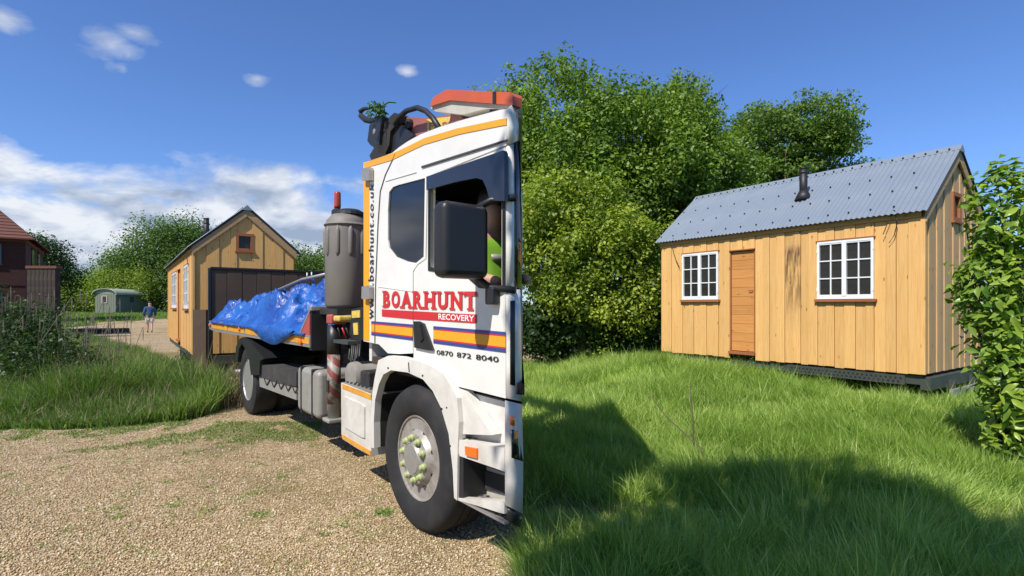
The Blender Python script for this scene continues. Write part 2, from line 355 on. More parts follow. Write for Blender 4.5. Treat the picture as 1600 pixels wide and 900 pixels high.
def sstep(a, b, x):
    t = np.clip((np.asarray(x, float) - a) / (b - a), 0, 1); return t * t * (3 - 2 * t)
def inpoly(px, py, poly):
    px = np.asarray(px); py = np.asarray(py); r = np.zeros(px.shape, bool); n = len(poly)
    for i in range(n):
        x1, y1 = poly[i]; x2, y2 = poly[(i + 1) % n]
        c = ((y1 > py) != (y2 > py)) & (px < (x2 - x1) * (py - y1) / ((y2 - y1) if y2 != y1 else 1e-9) + x1)
        r ^= c
    return r
def gpx(x, y):           # flat-ground point under a pixel of the picture
    Y = F * EYE / (y - HZ); return ((x - 800) / F * Y, Y)
def gz(x, y):
    x = np.asarray(x, float); y = np.asarray(y, float)
    left = 0.66 * sstep(34, 54, y) + 1.2 * sstep(56, 130, y)
    r = sstep(0.6, 2.4, x)
    right = 0.10 * sstep(4.2, 7.6, y) + 0.16 * sstep(9, 13, y) + 0.27 * np.exp(-((x - 2.7) ** 2 / 3.2 + (y - 9.6) ** 2 / 3.0)) + 0.05 * (vnoise(x, y, 0.8, 3) - 0.5) * sstep(3, 5, y)
    l2 = 0.10 * sstep(-1.0, -3.0, x) * sstep(7.6, 9.0, y) * (1 - sstep(14, 18, y)) * sstep(-1, -2, x) * (x < -4.2)
    return left * (1 - r) + (right + 0.6 * sstep(20, 60, y)) * r + l2 * 0
def gzf(x, y): return float(gz(x, y))

# ------------------------------------------------------------------ ground
verge = [gpx(-700, 674), gpx(0, 674), gpx(150, 671), gpx(262, 662), gpx(328, 650), gpx(350, 636), gpx(318, 604), gpx(268, 574), gpx(220, 553), gpx(165, 536), gpx(125, 524), gpx(60, 520), (-60, 24), (-60, 6.4)]
gravel_poly = [(-40, 0.3), (0.1, 0.3), (0.1, 6.5), (1.5, 9), (2, 14), (2, 30), (-10, 40), (-22, 46), (-32, 44), (-31, 37), (-25, 27), (-19, 20), (-60, 22), (-60, 0.3)]
def axis(a, b, near0, near1, fine, far):
    pts = list(np.arange(near0, near1 + 1e-6, fine)); x = near1
    s = fine
    while x < b: s *= 1.12; s = min(s, far); x += s; pts.append(x)
    x = near0; s = fine
    while x > a: s *= 1.12; s = min(s, far); x -= s; pts.insert(0, x)
    return np.array(pts)
gx = axis(-1500, 1500, -12, 10, 0.2, 120); gy = axis(-300, 2500, 0, 16, 0.2, 120)
GX, GY = np.meshgrid(gx, gy); GZ = gz(GX, GY)
gv = np.stack([GX.ravel(), GY.ravel(), GZ.ravel()], 1)
nx = len(gx); ii, jj = np.meshgrid(np.arange(nx - 1), np.arange(len(gy) - 1)); q = (jj * nx + ii).ravel()
gf = np.stack([q, q + 1, q + nx + 1, q + nx], 1)
tag(np_mesh('ground', gv, gf, 'turf', smooth=True), kind='structure')
cxx = gv[gf].mean(1)
wob = (vnoise(cxx[:, 0], cxx[:, 1], 1.4, 5) - 0.5) * 0.5
sel = inpoly(cxx[:, 0], cxx[:, 1] + wob, gravel_poly) & ~inpoly(cxx[:, 0], cxx[:, 1] + wob, verge)
gf2 = gf[sel]; used, inv = np.unique(gf2, return_inverse=True)
gv2 = gv[used].copy(); gv2[:, 2] += 0.008
tag(np_mesh('gravel_yard', gv2, inv.reshape(gf2.shape), 'gravel', smooth=True), kind='structure')

# loose stones lying on the gravel near the camera
n = 85000
Yp = 2.7 + 7.5 * rng.random(n) ** 1.35; Xp = (-1.02 + 1.05 * rng.random(n)) * Yp
ok = inpoly(Xp, Yp, gravel_poly) & ~inpoly(Xp, Yp, verge); Xp = Xp[ok]; Yp = Yp[ok]; n = len(Xp)
octv = np.array([(1, 0, 0), (0, 1, 0), (-1, 0, 0), (0, -1, 0), (0, 0, .8), (0, 0, -.8)], float)
octf = np.array([(0, 1, 4), (1, 2, 4), (2, 3, 4), (3, 0, 4), (1, 0, 5), (2, 1, 5), (3, 2, 5), (0, 3, 5)])
s = (0.004 + 0.0065 * rng.random(n) ** 2.2); jit = octv[None] * (0.7 + 0.6 * rng.random((n, 6, 3))) * s[:, None, None]
th = rng.random(n) * 6.283; ct, st = np.cos(th)[:, None], np.sin(th)[:, None]
vx = jit[..., 0] * ct - jit[..., 1] * st; vy = jit[..., 0] * st + jit[..., 1] * ct
V = np.stack([vx + Xp[:, None], vy + Yp[:, None], jit[..., 2] + gz(Xp, Yp)[:, None] + 0.008 + s[:, None] * 0.45], -1).reshape(-1, 3)
Fc = (octf[None] + (np.arange(n) * 6)[:, None, None]).reshape(-1, 3)
tag(np_mesh('loose_gravel', V, Fc, 'pebble', np.repeat(rng.random(n), 6)), 'small pale and tan loose stones strewn over the gravel yard', 'gravel', kind='stuff')

# ------------------------------------------------------------------ blades and leaves
def blades(name, X, Y, hgt, wid, mat, tint, lean=0.35, dirx=None, parent=None, z0=None, seg=2, curl=0.5):
    n = len(X); th = rng.random(n) * 6.283
    lx = rng.normal(0, lean, n); ly = rng.normal(0, lean, n)
    if dirx is not None: lx += dirx[0]; ly += dirx[1]
    z = gz(X, Y) if z0 is None else z0
    wx = np.cos(th) * wid / 2; wy = np.sin(th) * wid / 2
    rows = []
    for k, (f, w) in enumerate(((0, 1.0), (0.5, 0.8), (1.0, 0.0))):
        px = X + lx * hgt * (f ** (1 + curl)); py = Y + ly * hgt * (f ** (1 + curl))
        pz = z + hgt * (f - 0.25 * f * f * np.clip(lx * lx + ly * ly, 0, 1.5)) - (0.02 if k == 0 else 0)
        if k < 2:
            rows += [np.stack([px - wx * w, py - wy * w, pz], 1), np.stack([px + wx * w, py + wy * w, pz], 1)]
        else: rows.append(np.stack([px, py, pz], 1))
    V = np.stack(rows, 1).reshape(-1, 3)
    tri = np.array([(0, 1, 3), (0, 3, 2), (2, 3, 4)])
    Fc = (tri[None] + (np.arange(n) * 5)[:, None, None]).reshape(-1, 3)
    return np_mesh(name, V, Fc, mat, np.repeat(tint, 5), parent)

# long grass of the right-hand meadow
def scatter(n, x0, x1, y0, y1, power=1.0):
    Y = y0 + (y1 - y0) * rng.random(n) ** power
    return Y * (x0 + (x1 - x0) * rng.random(n)), Y
n = 520000
X, Y = scatter(n, 0.0, 1.12, 2.0, 13.5, 1.25)
cl = vnoise(X, Y, 2.2, 1) * 0.6 + vnoise(X, Y, 5.0, 2) * 0.4
keep = (X > 0.06) & (rng.random(n) < 0.35 + 0.9 * cl); X, Y, cl = X[keep], Y[keep], cl[keep]
bare = vnoise(X, Y, 0.9, 9)
hg = (0.12 + 0.26 * cl) * (0.45 + 0.8 * rng.random(len(X)) + 0.5 * (rng.random(len(X)) > .97)) * (1 - 0.45 * (bare > 0.74)) * (1 + 0.45 * np.exp(-(Y - 7.6 - (4.8 - X) * .75) ** 2 / .8) * (X > 2) * (X < 4.3))
tint = np.clip(0.25 + 0.5 * (vnoise(X, Y, 1.3, 6) - 0.3) + 0.5 * (vnoise(X, Y, 0.45, 66) - 0.4) + .35 * (bare > .72) + rng.normal(0, 0.26, len(X)) + 0.25 * (vnoise(X, Y, 4.0, 61) - .5), 0, 1)
ang = vnoise(X, Y, 1.1, 8) * 6.28
lx = np.cos(ang) * 0.22; ly = np.sin(ang) * 0.22
tag(blades('meadow_grass', X, Y, hg, 0.0048 + 0.004 * rng.random(len(X)) + 0.0005 * Y, 'grass', tint, 0.42, (lx, ly)), 'long lush green grass growing across the meadow in front of the wooden cabin', 'grass', kind='stuff')
n = 26000
X, Y = scatter(n, 0.02, 1.0, 2.6, 11); k = (vnoise(X, Y, 1.7, 12) > 0.6) & (X > .1); X, Y = X[k], Y[k]
tag(blades('dry_meadow_grass', X, Y, 0.08 + 0.16 * rng.random(len(X)), np.full(len(X), 0.005), 'dry_grass', rng.random(len(X)), 0.6), 'dry straw coloured blades among the meadow grass', 'grass', kind='stuff')

# weedy verge on the left
n = 210000
Yv = 6.2 + 19 * rng.random(n) ** 1.7; Xv = Yv * (-1.05 + 0.75 * rng.random(n))
edge = (vnoise(Xv, Yv, 2.5, 15) - 0.5) * 0.7
k = inpoly(Xv, Yv + edge, verge); Xv, Yv = Xv[k], Yv[k]
cl = vnoise(Xv, Yv, 1.6, 21) * 0.6 + vnoise(Xv, Yv, 4.0, 22) * 0.4
ff = sstep(6.4, 8.8, Yv)
hg = (0.04 + 0.10 * cl) + ff * (0.16 + 0.68 * cl) * (0.5 + 0.8 * rng.random(len(Xv)))
hg = hg * np.where(Xv / Yv > -.84, 1 - .5 * sstep(9, 12, Yv), 1.0)
tint = np.clip(0.35 + 0.7 * (vnoise(Xv, Yv, 1.0, 24) - 0.45) + rng.normal(0, 0.22, len(Xv)), 0, 1)
tag(blades('verge_grass', Xv, Yv, hg, 0.010 + 0.010 * rng.random(len(Xv)), 'weed', tint, 0.4), 'rough green grass and weeds on the verge beside the gravel', 'grass', kind='stuff')
k = rng.random(len(Xv)) < 0.05
tag(blades('dry_verge_grass', Xv[k], Yv[k], hg[k] * 1.35 + 0.05, np.full(k.sum(), 0.008), 'dry_grass', rng.random(k.sum()), 0.5), 'dry bleached stalks standing among the verge weeds', 'grass', kind='stuff')
n = 30000
Ye = 4.9 + 2.3 * rng.random(n) ** .6; Xe = Ye * (-1.02 + 0.66 * rng.random(n)); pr = vnoise(Xe, Ye, 2.0, 71) * .6 + vnoise(Xe, Ye, 6.0, 72) * .4 + .30 * (Ye - 6.6)
k = (pr > .50) & inpoly(Xe, Ye, gravel_poly); Xe, Ye = Xe[k], Ye[k]
tag(blades('creeping_weeds', Xe, Ye, .015 + .04 * rng.random(len(Xe)), np.full(len(Xe), .009), 'weed', np.clip(rng.normal(.45, .3, len(Xe)), 0, 1), .9), 'low weeds creeping from the verge over the gravel edge', 'weeds', kind='stuff')
# grass strip at the far side of the track
n = 26000
Yf = 36 + 22 * rng.random(n); Xf = Yf * (-0.98 + 0.40 * rng.random(n)); k = ~inpoly(Xf, Yf, gravel_poly); Xf, Yf = Xf[k], Yf[k]
tag(blades('far_grass', Xf, Yf, 0.12 + 0.2 * rng.random(len(Xf)), np.full(len(Xf), 0.05), 'weed', np.clip(rng.normal(.6, .25, len(Xf)), 0, 1), 0.5), 'mown grass in front of the green hut', 'grass', kind='stuff')
# small tufts in the gravel
TX = []; TY = []; TH = []
for i in range(260):
    y = 3.2 + 5 * random.random() ** 1.3; x = y * random.uniform(-1.0, -0.22)
    r = random.uniform(.02, .09); c0 = random.randint(10, 45)
    TX += [x + random.gauss(0, r) for _ in range(c0)]; TY += [y + random.gauss(0, r) for _ in range(c0)]; TH += [random.uniform(.012, .035)] * c0
for (px, py, c0, r) in ((600, 803, 160, .035), (420, 678, 100, .06), (304, 708, 60, .05), (405, 806, 80, .04), (320, 800, 60, .05), (270, 792, 60, .05), (15, 686, 200, .15), (362, 690, 60, .05)):
    x, y = gpx(px, py); TX += [x + random.gauss(0, r) for _ in range(c0)]; TY += [y + random.gauss(0, r) for _ in range(c0)]; TH += [.035] * c0
TX = np.array(TX); TY = np.array(TY); TH = np.array(TH)
k = inpoly(TX, TY, gravel_poly) & (TX / TY * F + 800 < 770); TX, TY, TH = TX[k], TY[k], TH[k]
tag(blades('gravel_weeds', TX, TY, TH, np.full(len(TX), .010), 'weed', np.clip(rng.normal(.7, .25, len(TX)), 0, 1), 0.9), 'tiny green weed tufts growing through the gravel', 'weeds', kind='stuff')

def leaf_cloud(P, Nrm, size, tint, name, mat, parent=None, aspect=0.6, fold=0.18):
    """folded four-point leaves at P, facing roughly along Nrm"""
    n = len(P); a = rng.normal(size=(n, 3)); a -= (a * Nrm).sum(1, keepdims=True) * Nrm
    a /= np.linalg.norm(a, axis=1, keepdims=True) + 1e-9; b2 = np.cross(Nrm, a)
    L = (size * 0.5)[:, None]; w = L * aspect
    V = np.stack([P - a * L, P + b2 * w + Nrm * L * fold - a * L * .1, P + a * L, P - b2 * w + Nrm * L * fold - a * L * .1], 1)
    Fc = (np.array([(0, 1, 2), (0, 2, 3)])[None] + (np.arange(n) * 4)[:, None, None]).reshape(-1, 3)
    return np_mesh(name, V.reshape(-1, 3), Fc, mat, np.repeat(tint, 4), parent)
def make_tree(name, base, lobes, nclump, per, leaf, mat, label, cat, group=None, clump_r=0.5, trunk_r=0.18, droop=0.0, twigs=True, tintb=0.5, flat=1.0, limbs=9):
    """lobes: ellipsoids (cx,cy,cz,rx,ry,rz) in world space; clumps of leaves sit in their outer half"""
    root = empty(name, (base[0], base[1], gzf(*base[:2]) if len(base) < 3 else base[2]))
    tag(root, label, cat, group)
    off = np.array(root.location)
    vol = np.array([l[3] * l[4] * l[5] for l in lobes]) ** 0.67; vol /= vol.sum()
    C = []
    while len(C) < nclump:
        l = lobes[rng.choice(len(lobes), p=vol)]
        d = rng.normal(size=3); d /= np.linalg.norm(d)
        r = rng.uniform(0.5, 1.0) ** 0.5 * (0.74 + 0.52 * vnoise(d[0] * 3 + l[0], d[1] * 3 + d[2] * 4, 1.0, 31))
        p = np.array(l[:3]) + d * np.array(l[3:]) * r
        if p[2] < root.location.z + 0.15: continue
        C.append(p)
    C = np.array(C); cr = clump_r * (0.40 + 1.0 * rng.random(nclump))
    k = rng.poisson(per * (cr / clump_r) ** 2 + 1)
    idx = np.repeat(np.arange(nclump), k); n = len(idx)
    d = rng.normal(size=(n, 3)); d /= np.linalg.norm(d, axis=1, keepdims=True)
    rr = rng.random(n) ** 0.45
    P = C[idx] + d * (cr[idx] * rr)[:, None] * np.array([1, 1, flat])
    ctr = np.array([np.mean([l[0] for l in lobes]), np.mean([l[1] for l in lobes]), np.mean([l[2] for l in lobes])])
    Nr = d * 0.6 + rng.normal(size=(n, 3)) * 0.55 + np.array([0, 0, 0.55]); Nr /= np.linalg.norm(Nr, axis=1, keepdims=True)
    P[:, 2] -= droop * rr
    tc_ = rng.normal(0, 0.26, nclump)
    tint = np.clip(tintb + tc_[idx] + rng.normal(0, 0.2, n), 0, 1)
    leaf_cloud(P - off, Nr, leaf * (0.6 + 0.8 * rng.random(n)), tint, 'crown', mat, root)
    # trunk and limbs
    top = ctr.copy(); top[2] = max(ctr[2], base_z(root) + 0.5)
    parts = []
    b0 = Vector(root.location) - Vector((0, 0, 0.15)); tp = Vector(top)
    mid = b0.lerp(tp, 0.45) + Vector((random.uniform(-.15, .15), random.uniform(-.15, .15), 0))
    parts.append(tube_vf([b0, mid, tp], [trunk_r * 1.25, trunk_r * .8, trunk_r * .35], 8))
    for i in range(limbs):
        e = Vector(C[rng.integers(nclump)]); s0 = b0.lerp(tp, random.uniform(0.3, 0.85))
        m2 = s0.lerp(e, 0.5) + Vector((random.uniform(-.2, .2), random.uniform(-.2, .2), random.uniform(0, .3)))
        parts.append(tube_vf([s0, m2, e], [trunk_r * .35, trunk_r * .2, trunk_r * .06], 5))
    v, f = merge(parts); mesh_obj('trunk', v, f, 'bark', root, smooth=True)
    return root
def base_z(r): return r.location.z
def at(x, y, Y): return ((x - 800) / F * Y, Y, EYE + (HZ - y) / F * Y)

# ------------------------------------------------------------------ trees and shrubs
def lobes_px(rows):
    """rows (x, y, Y, rx_px, ry_px, depth_m) -> ellipsoids in metres"""
    out = []
    for (x, y, Y, rx, ry, dd) in rows:
        p = at(x, y, Y); out.append((p[0], p[1], p[2], rx / F * Y, dd, ry / F * Y))
    return out
G1 = 'trees behind the cabin in the meadow'
make_tree('broadleaf_tree', (1.3, 15.2), lobes_px([(880, 215, 14.6, 120, 105, 2.2), (990, 235, 14.6, 95, 95, 2.0), (905, 330, 14.2, 110, 110, 2.2), (800, 260, 15, 90, 110, 2)]),
          620, 150, 0.105, 'leaf_mid', 'tall mid green broadleaf tree left of the cabin, its crown the highest and broadest', 'tree', G1, 0.48, 0.22)
make_tree('broadleaf_tree', (4.9, 16.2), lobes_px([(1062, 205, 15.5, 52, 78, 1.3), (1035, 275, 15.2, 75, 80, 1.6), (1105, 300, 15.6, 75, 75, 1.6)]),
          380, 135, 0.105, 'leaf_mid', 'pointed green tree with bare top twigs behind the left end of the meadow cabin', 'tree', G1, 0.42, 0.18, tintb=0.35)
make_tree('yellow_green_tree', (1.6, 12.6), lobes_px([(875, 385, 12.7, 75, 115, 1.4), (945, 420, 12.6, 75, 110, 1.3), (1000, 430, 12.9, 45, 100, 1.0), (905, 330, 13, 60, 70, 1.2)]),
          460, 140, 0.095, 'leaf_yellow', 'bushy yellow green tree with leaves down to the grass left of the cabin', 'tree', G1, 0.38, 0.14, tintb=0.42)
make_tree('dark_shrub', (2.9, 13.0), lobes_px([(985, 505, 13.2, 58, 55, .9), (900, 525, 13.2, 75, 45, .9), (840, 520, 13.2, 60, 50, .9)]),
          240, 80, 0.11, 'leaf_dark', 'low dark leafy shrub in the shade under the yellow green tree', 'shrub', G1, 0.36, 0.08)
make_tree('spreading_tree', (11.2, 22.5), lobes_px([(1235, 215, 21.5, 90, 55, 2.2), (1285, 245, 21.5, 58, 38, 1.8), (1190, 225, 21.5, 70, 60, 2.2), (1215, 300, 21.5, 100, 50, 2.2), (1295, 205, 21.5, 38, 25, 1.2), (1150, 290, 21.5, 60, 60, 2)]),
          380, 130, 0.13, 'leaf_oak', 'wide spreading dark green tree with layered boughs rising behind the cabin roof', 'tree', G1, 0.62, 0.3, flat=0.45, limbs=26)
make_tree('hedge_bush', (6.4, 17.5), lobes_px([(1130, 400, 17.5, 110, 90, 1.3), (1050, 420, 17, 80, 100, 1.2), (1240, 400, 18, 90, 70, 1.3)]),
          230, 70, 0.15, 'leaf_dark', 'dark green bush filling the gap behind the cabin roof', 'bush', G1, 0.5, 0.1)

# bare twig sprays on the pointed tree
parts = []
for i in range(34):
    x = 1070 + random.gauss(0, 14); p = Vector(at(x, 160, 15.5)); e = p + Vector((random.gauss(0, .35), random.gauss(0, .3), random.uniform(.35, .95)))
    parts.append(tube_vf([p, p.lerp(e, .5) + Vector((random.gauss(0, .05), 0, 0)), e], [.012, .008, .003], 4))
tw = [o for o in COL.objects if o.name.startswith('broadleaf_tree')][1]
v, f = merge(parts); mesh_obj('twigs', v, f, 'bark', tw)['kind'] = 'stuff'

GL = 'trees and bushes along the far side of the yard'
make_tree('far_tree', (-40, 64), lobes_px([(268, 385, 62, 62, 45, 4), (235, 420, 62, 60, 50, 4), (305, 400, 62, 45, 50, 4), (190, 440, 60, 40, 35, 3), (270, 440, 60, 80, 50, 4)]),
          420, 117, 0.25, 'leaf_far', 'large rounded dark green tree standing beyond the walking person', 'tree', GL, 1.7, 0.5)
make_tree('far_tree', (-36, 70), lobes_px([(318, 395, 66, 40, 42, 4), (340, 420, 66, 40, 50, 4)]),
          150, 117, 0.25, 'leaf_dark', 'dark tree whose top just shows left of the cabin ridge on the gravel', 'tree', GL, 1.7, 0.4)
make_tree('far_hedge', (-47, 58), lobes_px([(185, 452, 57, 34, 32, 2.5), (150, 462, 57, 34, 26, 2.5), (125, 468, 57, 26, 20, 2.5), (215, 455, 57, 30, 30, 2.5)]),
          230, 117, 0.19, 'leaf_yellow', 'light green bushy hedge behind the green hut', 'hedge', GL, 1.1, 0.2, tintb=0.15)
make_tree('far_tree', (-36, 41), lobes_px([(66, 405, 41, 26, 34, 2), (78, 440, 41, 22, 40, 2)]),
          110, 143, 0.17, 'leaf_dark', 'narrow dark tree growing right behind the brick house', 'tree', GL, 0.9, 0.25)
make_tree('far_tree', (-58, 75), lobes_px([(112, 452, 75, 28, 20, 3), (135, 448, 75, 22, 16, 3)]),
          90, 104, 0.27, 'leaf_far', 'distant low tree in the gap between the brick house and the hut', 'tree', GL, 1.5, 0.3)
make_tree('far_tree', (-21, 50), lobes_px([(488, 425, 50, 34, 34, 3), (455, 440, 50, 30, 36, 3), (525, 440, 50, 34, 36, 3)]),
          170, 130, 0.22, 'leaf_far', 'tree top showing between the wooden cabin and the plastic tank of the lorry', 'tree', GL, 1.3, 0.3)
make_tree('far_tree', (-6, 60), lobes_px([(700, 440, 58, 80, 32, 4), (620, 450, 58, 60, 26, 4)]),
          120, 104, 0.24, 'leaf_far', 'broad tree on the skyline behind the lorry cab', 'tree', GL, 1.5, 0.3)
for i, (x, y, Y, rr) in enumerate(((60, 462, 95, 50), (-60, 440, 80, 90), (380, 450, 90, 60), (1500, 440, 70, 200), (1750, 420, 60, 150))):
    make_tree('far_copse', (at(x, y, Y)[0], Y), lobes_px([(x, y, Y, rr, 30, 5)]), 110, 40, 0.5, 'leaf_far',
              ['far copse on the horizon right of the house wall', 'far copse hidden behind the brick house', 'far copse behind the wooden cabin on the gravel', 'far copse behind the meadow cabin', 'far copse beyond the laurel at the right edge'][i], 'trees', GL, 1.8, 0.3)
# trees behind the camera whose shadow falls over the near grass
make_tree('overhanging_tree', (-1.9, -2.6), [(-1.15, -0.75, 7.0, 0.70, 0.85, 0.8), (-1.3, -2.1, 7.0, 0.9, 0.8, 0.8), (-1.75, -1.05, 6.5, .35, .45, .5), (-1.95, -1.9, 6.5, .45, .5, .5), (-1.66, .25, 6, .2, .25, .35), (-1.95, -.42, 6, .28, .32, .4), (-2.0, -1.1, 6, .4, .45, .4), (-2.4, -1.35, 6, .4, .4, .4), (-2.62, -1.25, 6, .26, .3, .3), (-0.6, -1.9, 6.6, 1.1, 1.2, 0.8)],
          330, 62, 0.15, 'leaf_mid', 'tree standing behind the viewer, its shadow lying over the near grass', 'tree', None, 0.34, 0.10)
make_tree('overhanging_tree', (1.2, -3.0), [(-0.4, -1.6, 4.3, 1.1, 1.3, 0.9), (0.6, -2.0, 4.5, 1.2, 1.2, 1.0)],
          240, 60, 0.17, 'leaf_mid', 'smaller tree behind the viewer that shades the lower right grass', 'tree', None, 0.45, 0.14)

# laurel at the right edge: the big leaves are parts of their own
lroot = tag(empty('laurel_bush', (4.95, 5.1, gzf(4.95, 5.1))), 'glossy laurel bush with large bright leaves beside the right end of the meadow cabin', 'bush')
lob = [(4.82, 4.9, 1.25, .50, .6, .7), (4.85, 4.95, 1.9, .52, .6, .6), (4.55, 4.95, 2.45, .22, .3, .5), (5.15, 5.1, 2.3, .55, .6, .6), (5.0, 4.9, .72, .35, .5, .45), (5.5, 5.0, 1.4, .8, .8, 1.0), (4.48, 5.0, 1.7, .22, .3, .45), (5.3,4.9,.5,.5,.5,.5), (4.75,4.75,.42,.42,.4,.38), (4.6,4.8,.95,.3,.35,.5)]
P = []; Nn = []
while len(P) < 5600:
    l = lob[rng.integers(len(lob))]; d = rng.normal(size=3); d /= np.linalg.norm(d)
    r = rng.uniform(.35, 1.0) ** .4
    p = np.array(l[:3]) + d * np.array(l[3:]) * r * (0.85 + 0.35 * rng.random())
    if p[2] < lroot.location.z + .1: continue
    P.append(p); nn = d * .5 + rng.normal(size=3) * .45 + np.array([-.15, -.2, .7]); Nn.append(nn / np.linalg.norm(nn))
P = np.array(P); Nn = np.array(Nn); px = P[:, 0] / P[:, 1] * F + 800
score = P[:, 1] - 0.9 * (P[:, 2] * 0 + 1) + np.where((px < 1600) & (P[:, 2] > .4), 0, 50); order = np.argsort(score)
lm = []
for kk in range(5):                      # leaf shapes, long pointed oval folded along the midrib and arched
    V = []; Fc = []; w0 = random.uniform(.17, .22); ns = 6
    for i in range(ns + 1):
        t_ = i / ns; w = w0 * math.sin(math.pi * min(1, max(0.03, t_)) ** .9) ; z = -0.22 * t_ * t_ + .05 * math.sin(6 * t_)
        V += [(t_ - .5, -w, z + w * .35), (t_ - .5, 0, z), (t_ - .5, w, z + w * .35)]
    for i in range(ns):
        a0 = i * 3; Fc += [(a0, a0 + 1, a0 + 4, a0 + 3), (a0 + 1, a0 + 2, a0 + 5, a0 + 4)]
    me = bpy.data.meshes.new('leaf'); me.from_pydata(V, [], Fc); a = me.attributes.new('tint', 'FLOAT', 'POINT'); a.data.foreach_set('value', [[.15, .35, .55, .8, 1.0][kk]] * len(V)); finish(me, 'leaf_laurel', True); lm.append(me)
for c0 in range(300):
    i = order[c0]; o = bpy.data.objects.new('leaf', random.choice(lm)); 
    nv = Vector(Nn[i]); xd = Vector(rng.normal(size=3)); xd = (xd - nv * xd.dot(nv)).normalized(); yd = nv.cross(xd)
    s_ = random.uniform(.09, .15)
    mt = Matrix((xd, yd, nv)).transposed().to_4x4(); o.matrix_local = Matrix.Translation(Vector(P[i]) - lroot.location) @ mt @ Matrix.Scale(s_, 4)
    link(o, lroot)
rest = order[300:]
fo = leaf_cloud(P[rest] - np.array(lroot.location), Nn[rest], 0.085 + 0.06 * rng.random(len(rest)), np.clip(rng.normal(.45, .3, len(rest)), 0, 1), 'foliage', 'leaf_laurel', lroot, 0.42, 0.25); fo['kind'] = 'stuff'
parts = []
for i in range(60):
    e = Vector(P[rng.integers(len(P))]); b0 = Vector(lroot.location) + Vector((random.uniform(-.15, .15), random.uniform(-.15, .15), -.1))
    m_ = b0.lerp(e, .5) + Vector((random.uniform(-.1, .1), random.uniform(-.1, .1), .15)); parts.append(tube_vf([b0, m_, e], [.02, .012, .004], 5))
v, f = merge(parts); mesh_obj('stem', v, f, 'bark', lroot, smooth=True)

# bramble bush with dead flower stems at the far left
broot = make_tree('bramble_bush', (-8.4, 9.4), [(-8.9, 9.3, .75, .95, .9, .75), (-8.0, 9.2, .45, .85, .8, .5), (-9.6, 9.8, .9, 1.0, 1.0, .9), (-7.6, 8.7, .3, .6, .6, .35)],
          260, 70, 0.07, 'leaf_dark', 'dark green bramble bush with dead grey stems at the left edge', 'bush', None, 0.28, 0.04, tintb=.35)
parts = []
for i in range(95):
    x0 = random.uniform(-10, -7.0); y0 = random.uniform(8.6, 10.2); h0 = random.uniform(1.1, 1.9) * (1 if x0 < -7.8 else .8)
    lx_ = random.gauss(.12, .16); b0 = Vector((x0, y0, 0)); pts = [b0, b0 + Vector((lx_ * h0 * .4, 0, h0 * .5)), b0 + Vector((lx_ * h0, random.gauss(0, .08), h0))]
    parts.append(tube_vf(pts, [.007, .006, .004], 4))
    pts = [pts[2] - Vector((0, 0, .26)), pts[2] - Vector((0, 0, .1)), pts[2]]; parts.append(tube_vf(pts, [.005, .010, .003], 4))
v, f = merge(parts); mesh_obj('dead_stems', v, f, 'dry_stem', broot)['kind'] = 'stuff'
# dry twiggy clump beside the lorry's rear wheel
X = rng.normal(-4.25, .22, 900); Y = rng.normal(8.7, .25, 900)
tag(blades('twiggy_weeds', X, Y, .25 + .55 * rng.random(900), np.full(900, .012), 'dry_grass', rng.random(900) * .5, .35), 'dry twiggy weeds next to the rear of the lorry', 'weeds', kind='stuff')
def weed_plant(x, y, n, size, hh, label, mat='leaf_dark'):
    r = tag(empty('weed_plant', (x, y, gzf(x, y))), label, 'plant')
    P = rng.normal(size=(n, 3)) * np.array([hh * .9, hh * .9, hh * .45]) + np.array([0, 0, hh * .6]); P[:, 2] = np.abs(P[:, 2])
    Nn = rng.normal(size=(n, 3)) * .5 + np.array([0, -.1, 1]); Nn /= np.linalg.norm(Nn, axis=1, keepdims=True)
    leaf_cloud(P, Nn, size * (.6 + .8 * rng.random(n)), np.clip(rng.normal(.6, .3, n), 0, 1), 'foliage', mat, r)
    return r
x, y = gpx(322, 632); weed_plant(x, y, 260, .10, .15, 'low dark leafy weed at the corner of the verge by the rear wheel')
x, y = gpx(300, 585); weed_plant(x, y, 400, .08, .30, 'leafy green weed clump between the verge and the cabin')
weed_plant(1.9, 3.7, 40, .16, .12, 'broad leaved dock plant in the shaded grass nearest the viewer', 'leaf_mid')
weed_plant(2.05, 5.0, 50, .15, .14, 'broad leaved dock plant in the shade further back', 'leaf_mid')
# thin dark sapling twigs in the meadow
for k_, (pts, lab) in enumerate((([(1118, 797, 4.6), (1095, 700, 4.9), (1040, 650, 5.3), (1010, 610, 5.4)], 'thin dark bare sapling leaning left in the meadow grass'),
                        ([(1085, 720, 5.2), (1083, 660, 5.3), (1078, 600, 5.35)], 'short upright bare twig in the meadow in front of the door'))):
    pw = [Vector(at(*p)) for p in pts]; pw[0].z = gzf(pw[0].x, pw[0].y) - .03
    for j in range(1, len(pw)): pw[j].z = max(pw[j].z, pw[0].z + .12 * j)
    tr = tag(tube('bare_sapling', pw, [.009, .007, .005, .003][:len(pw)], 'bark'), lab, 'sapling')

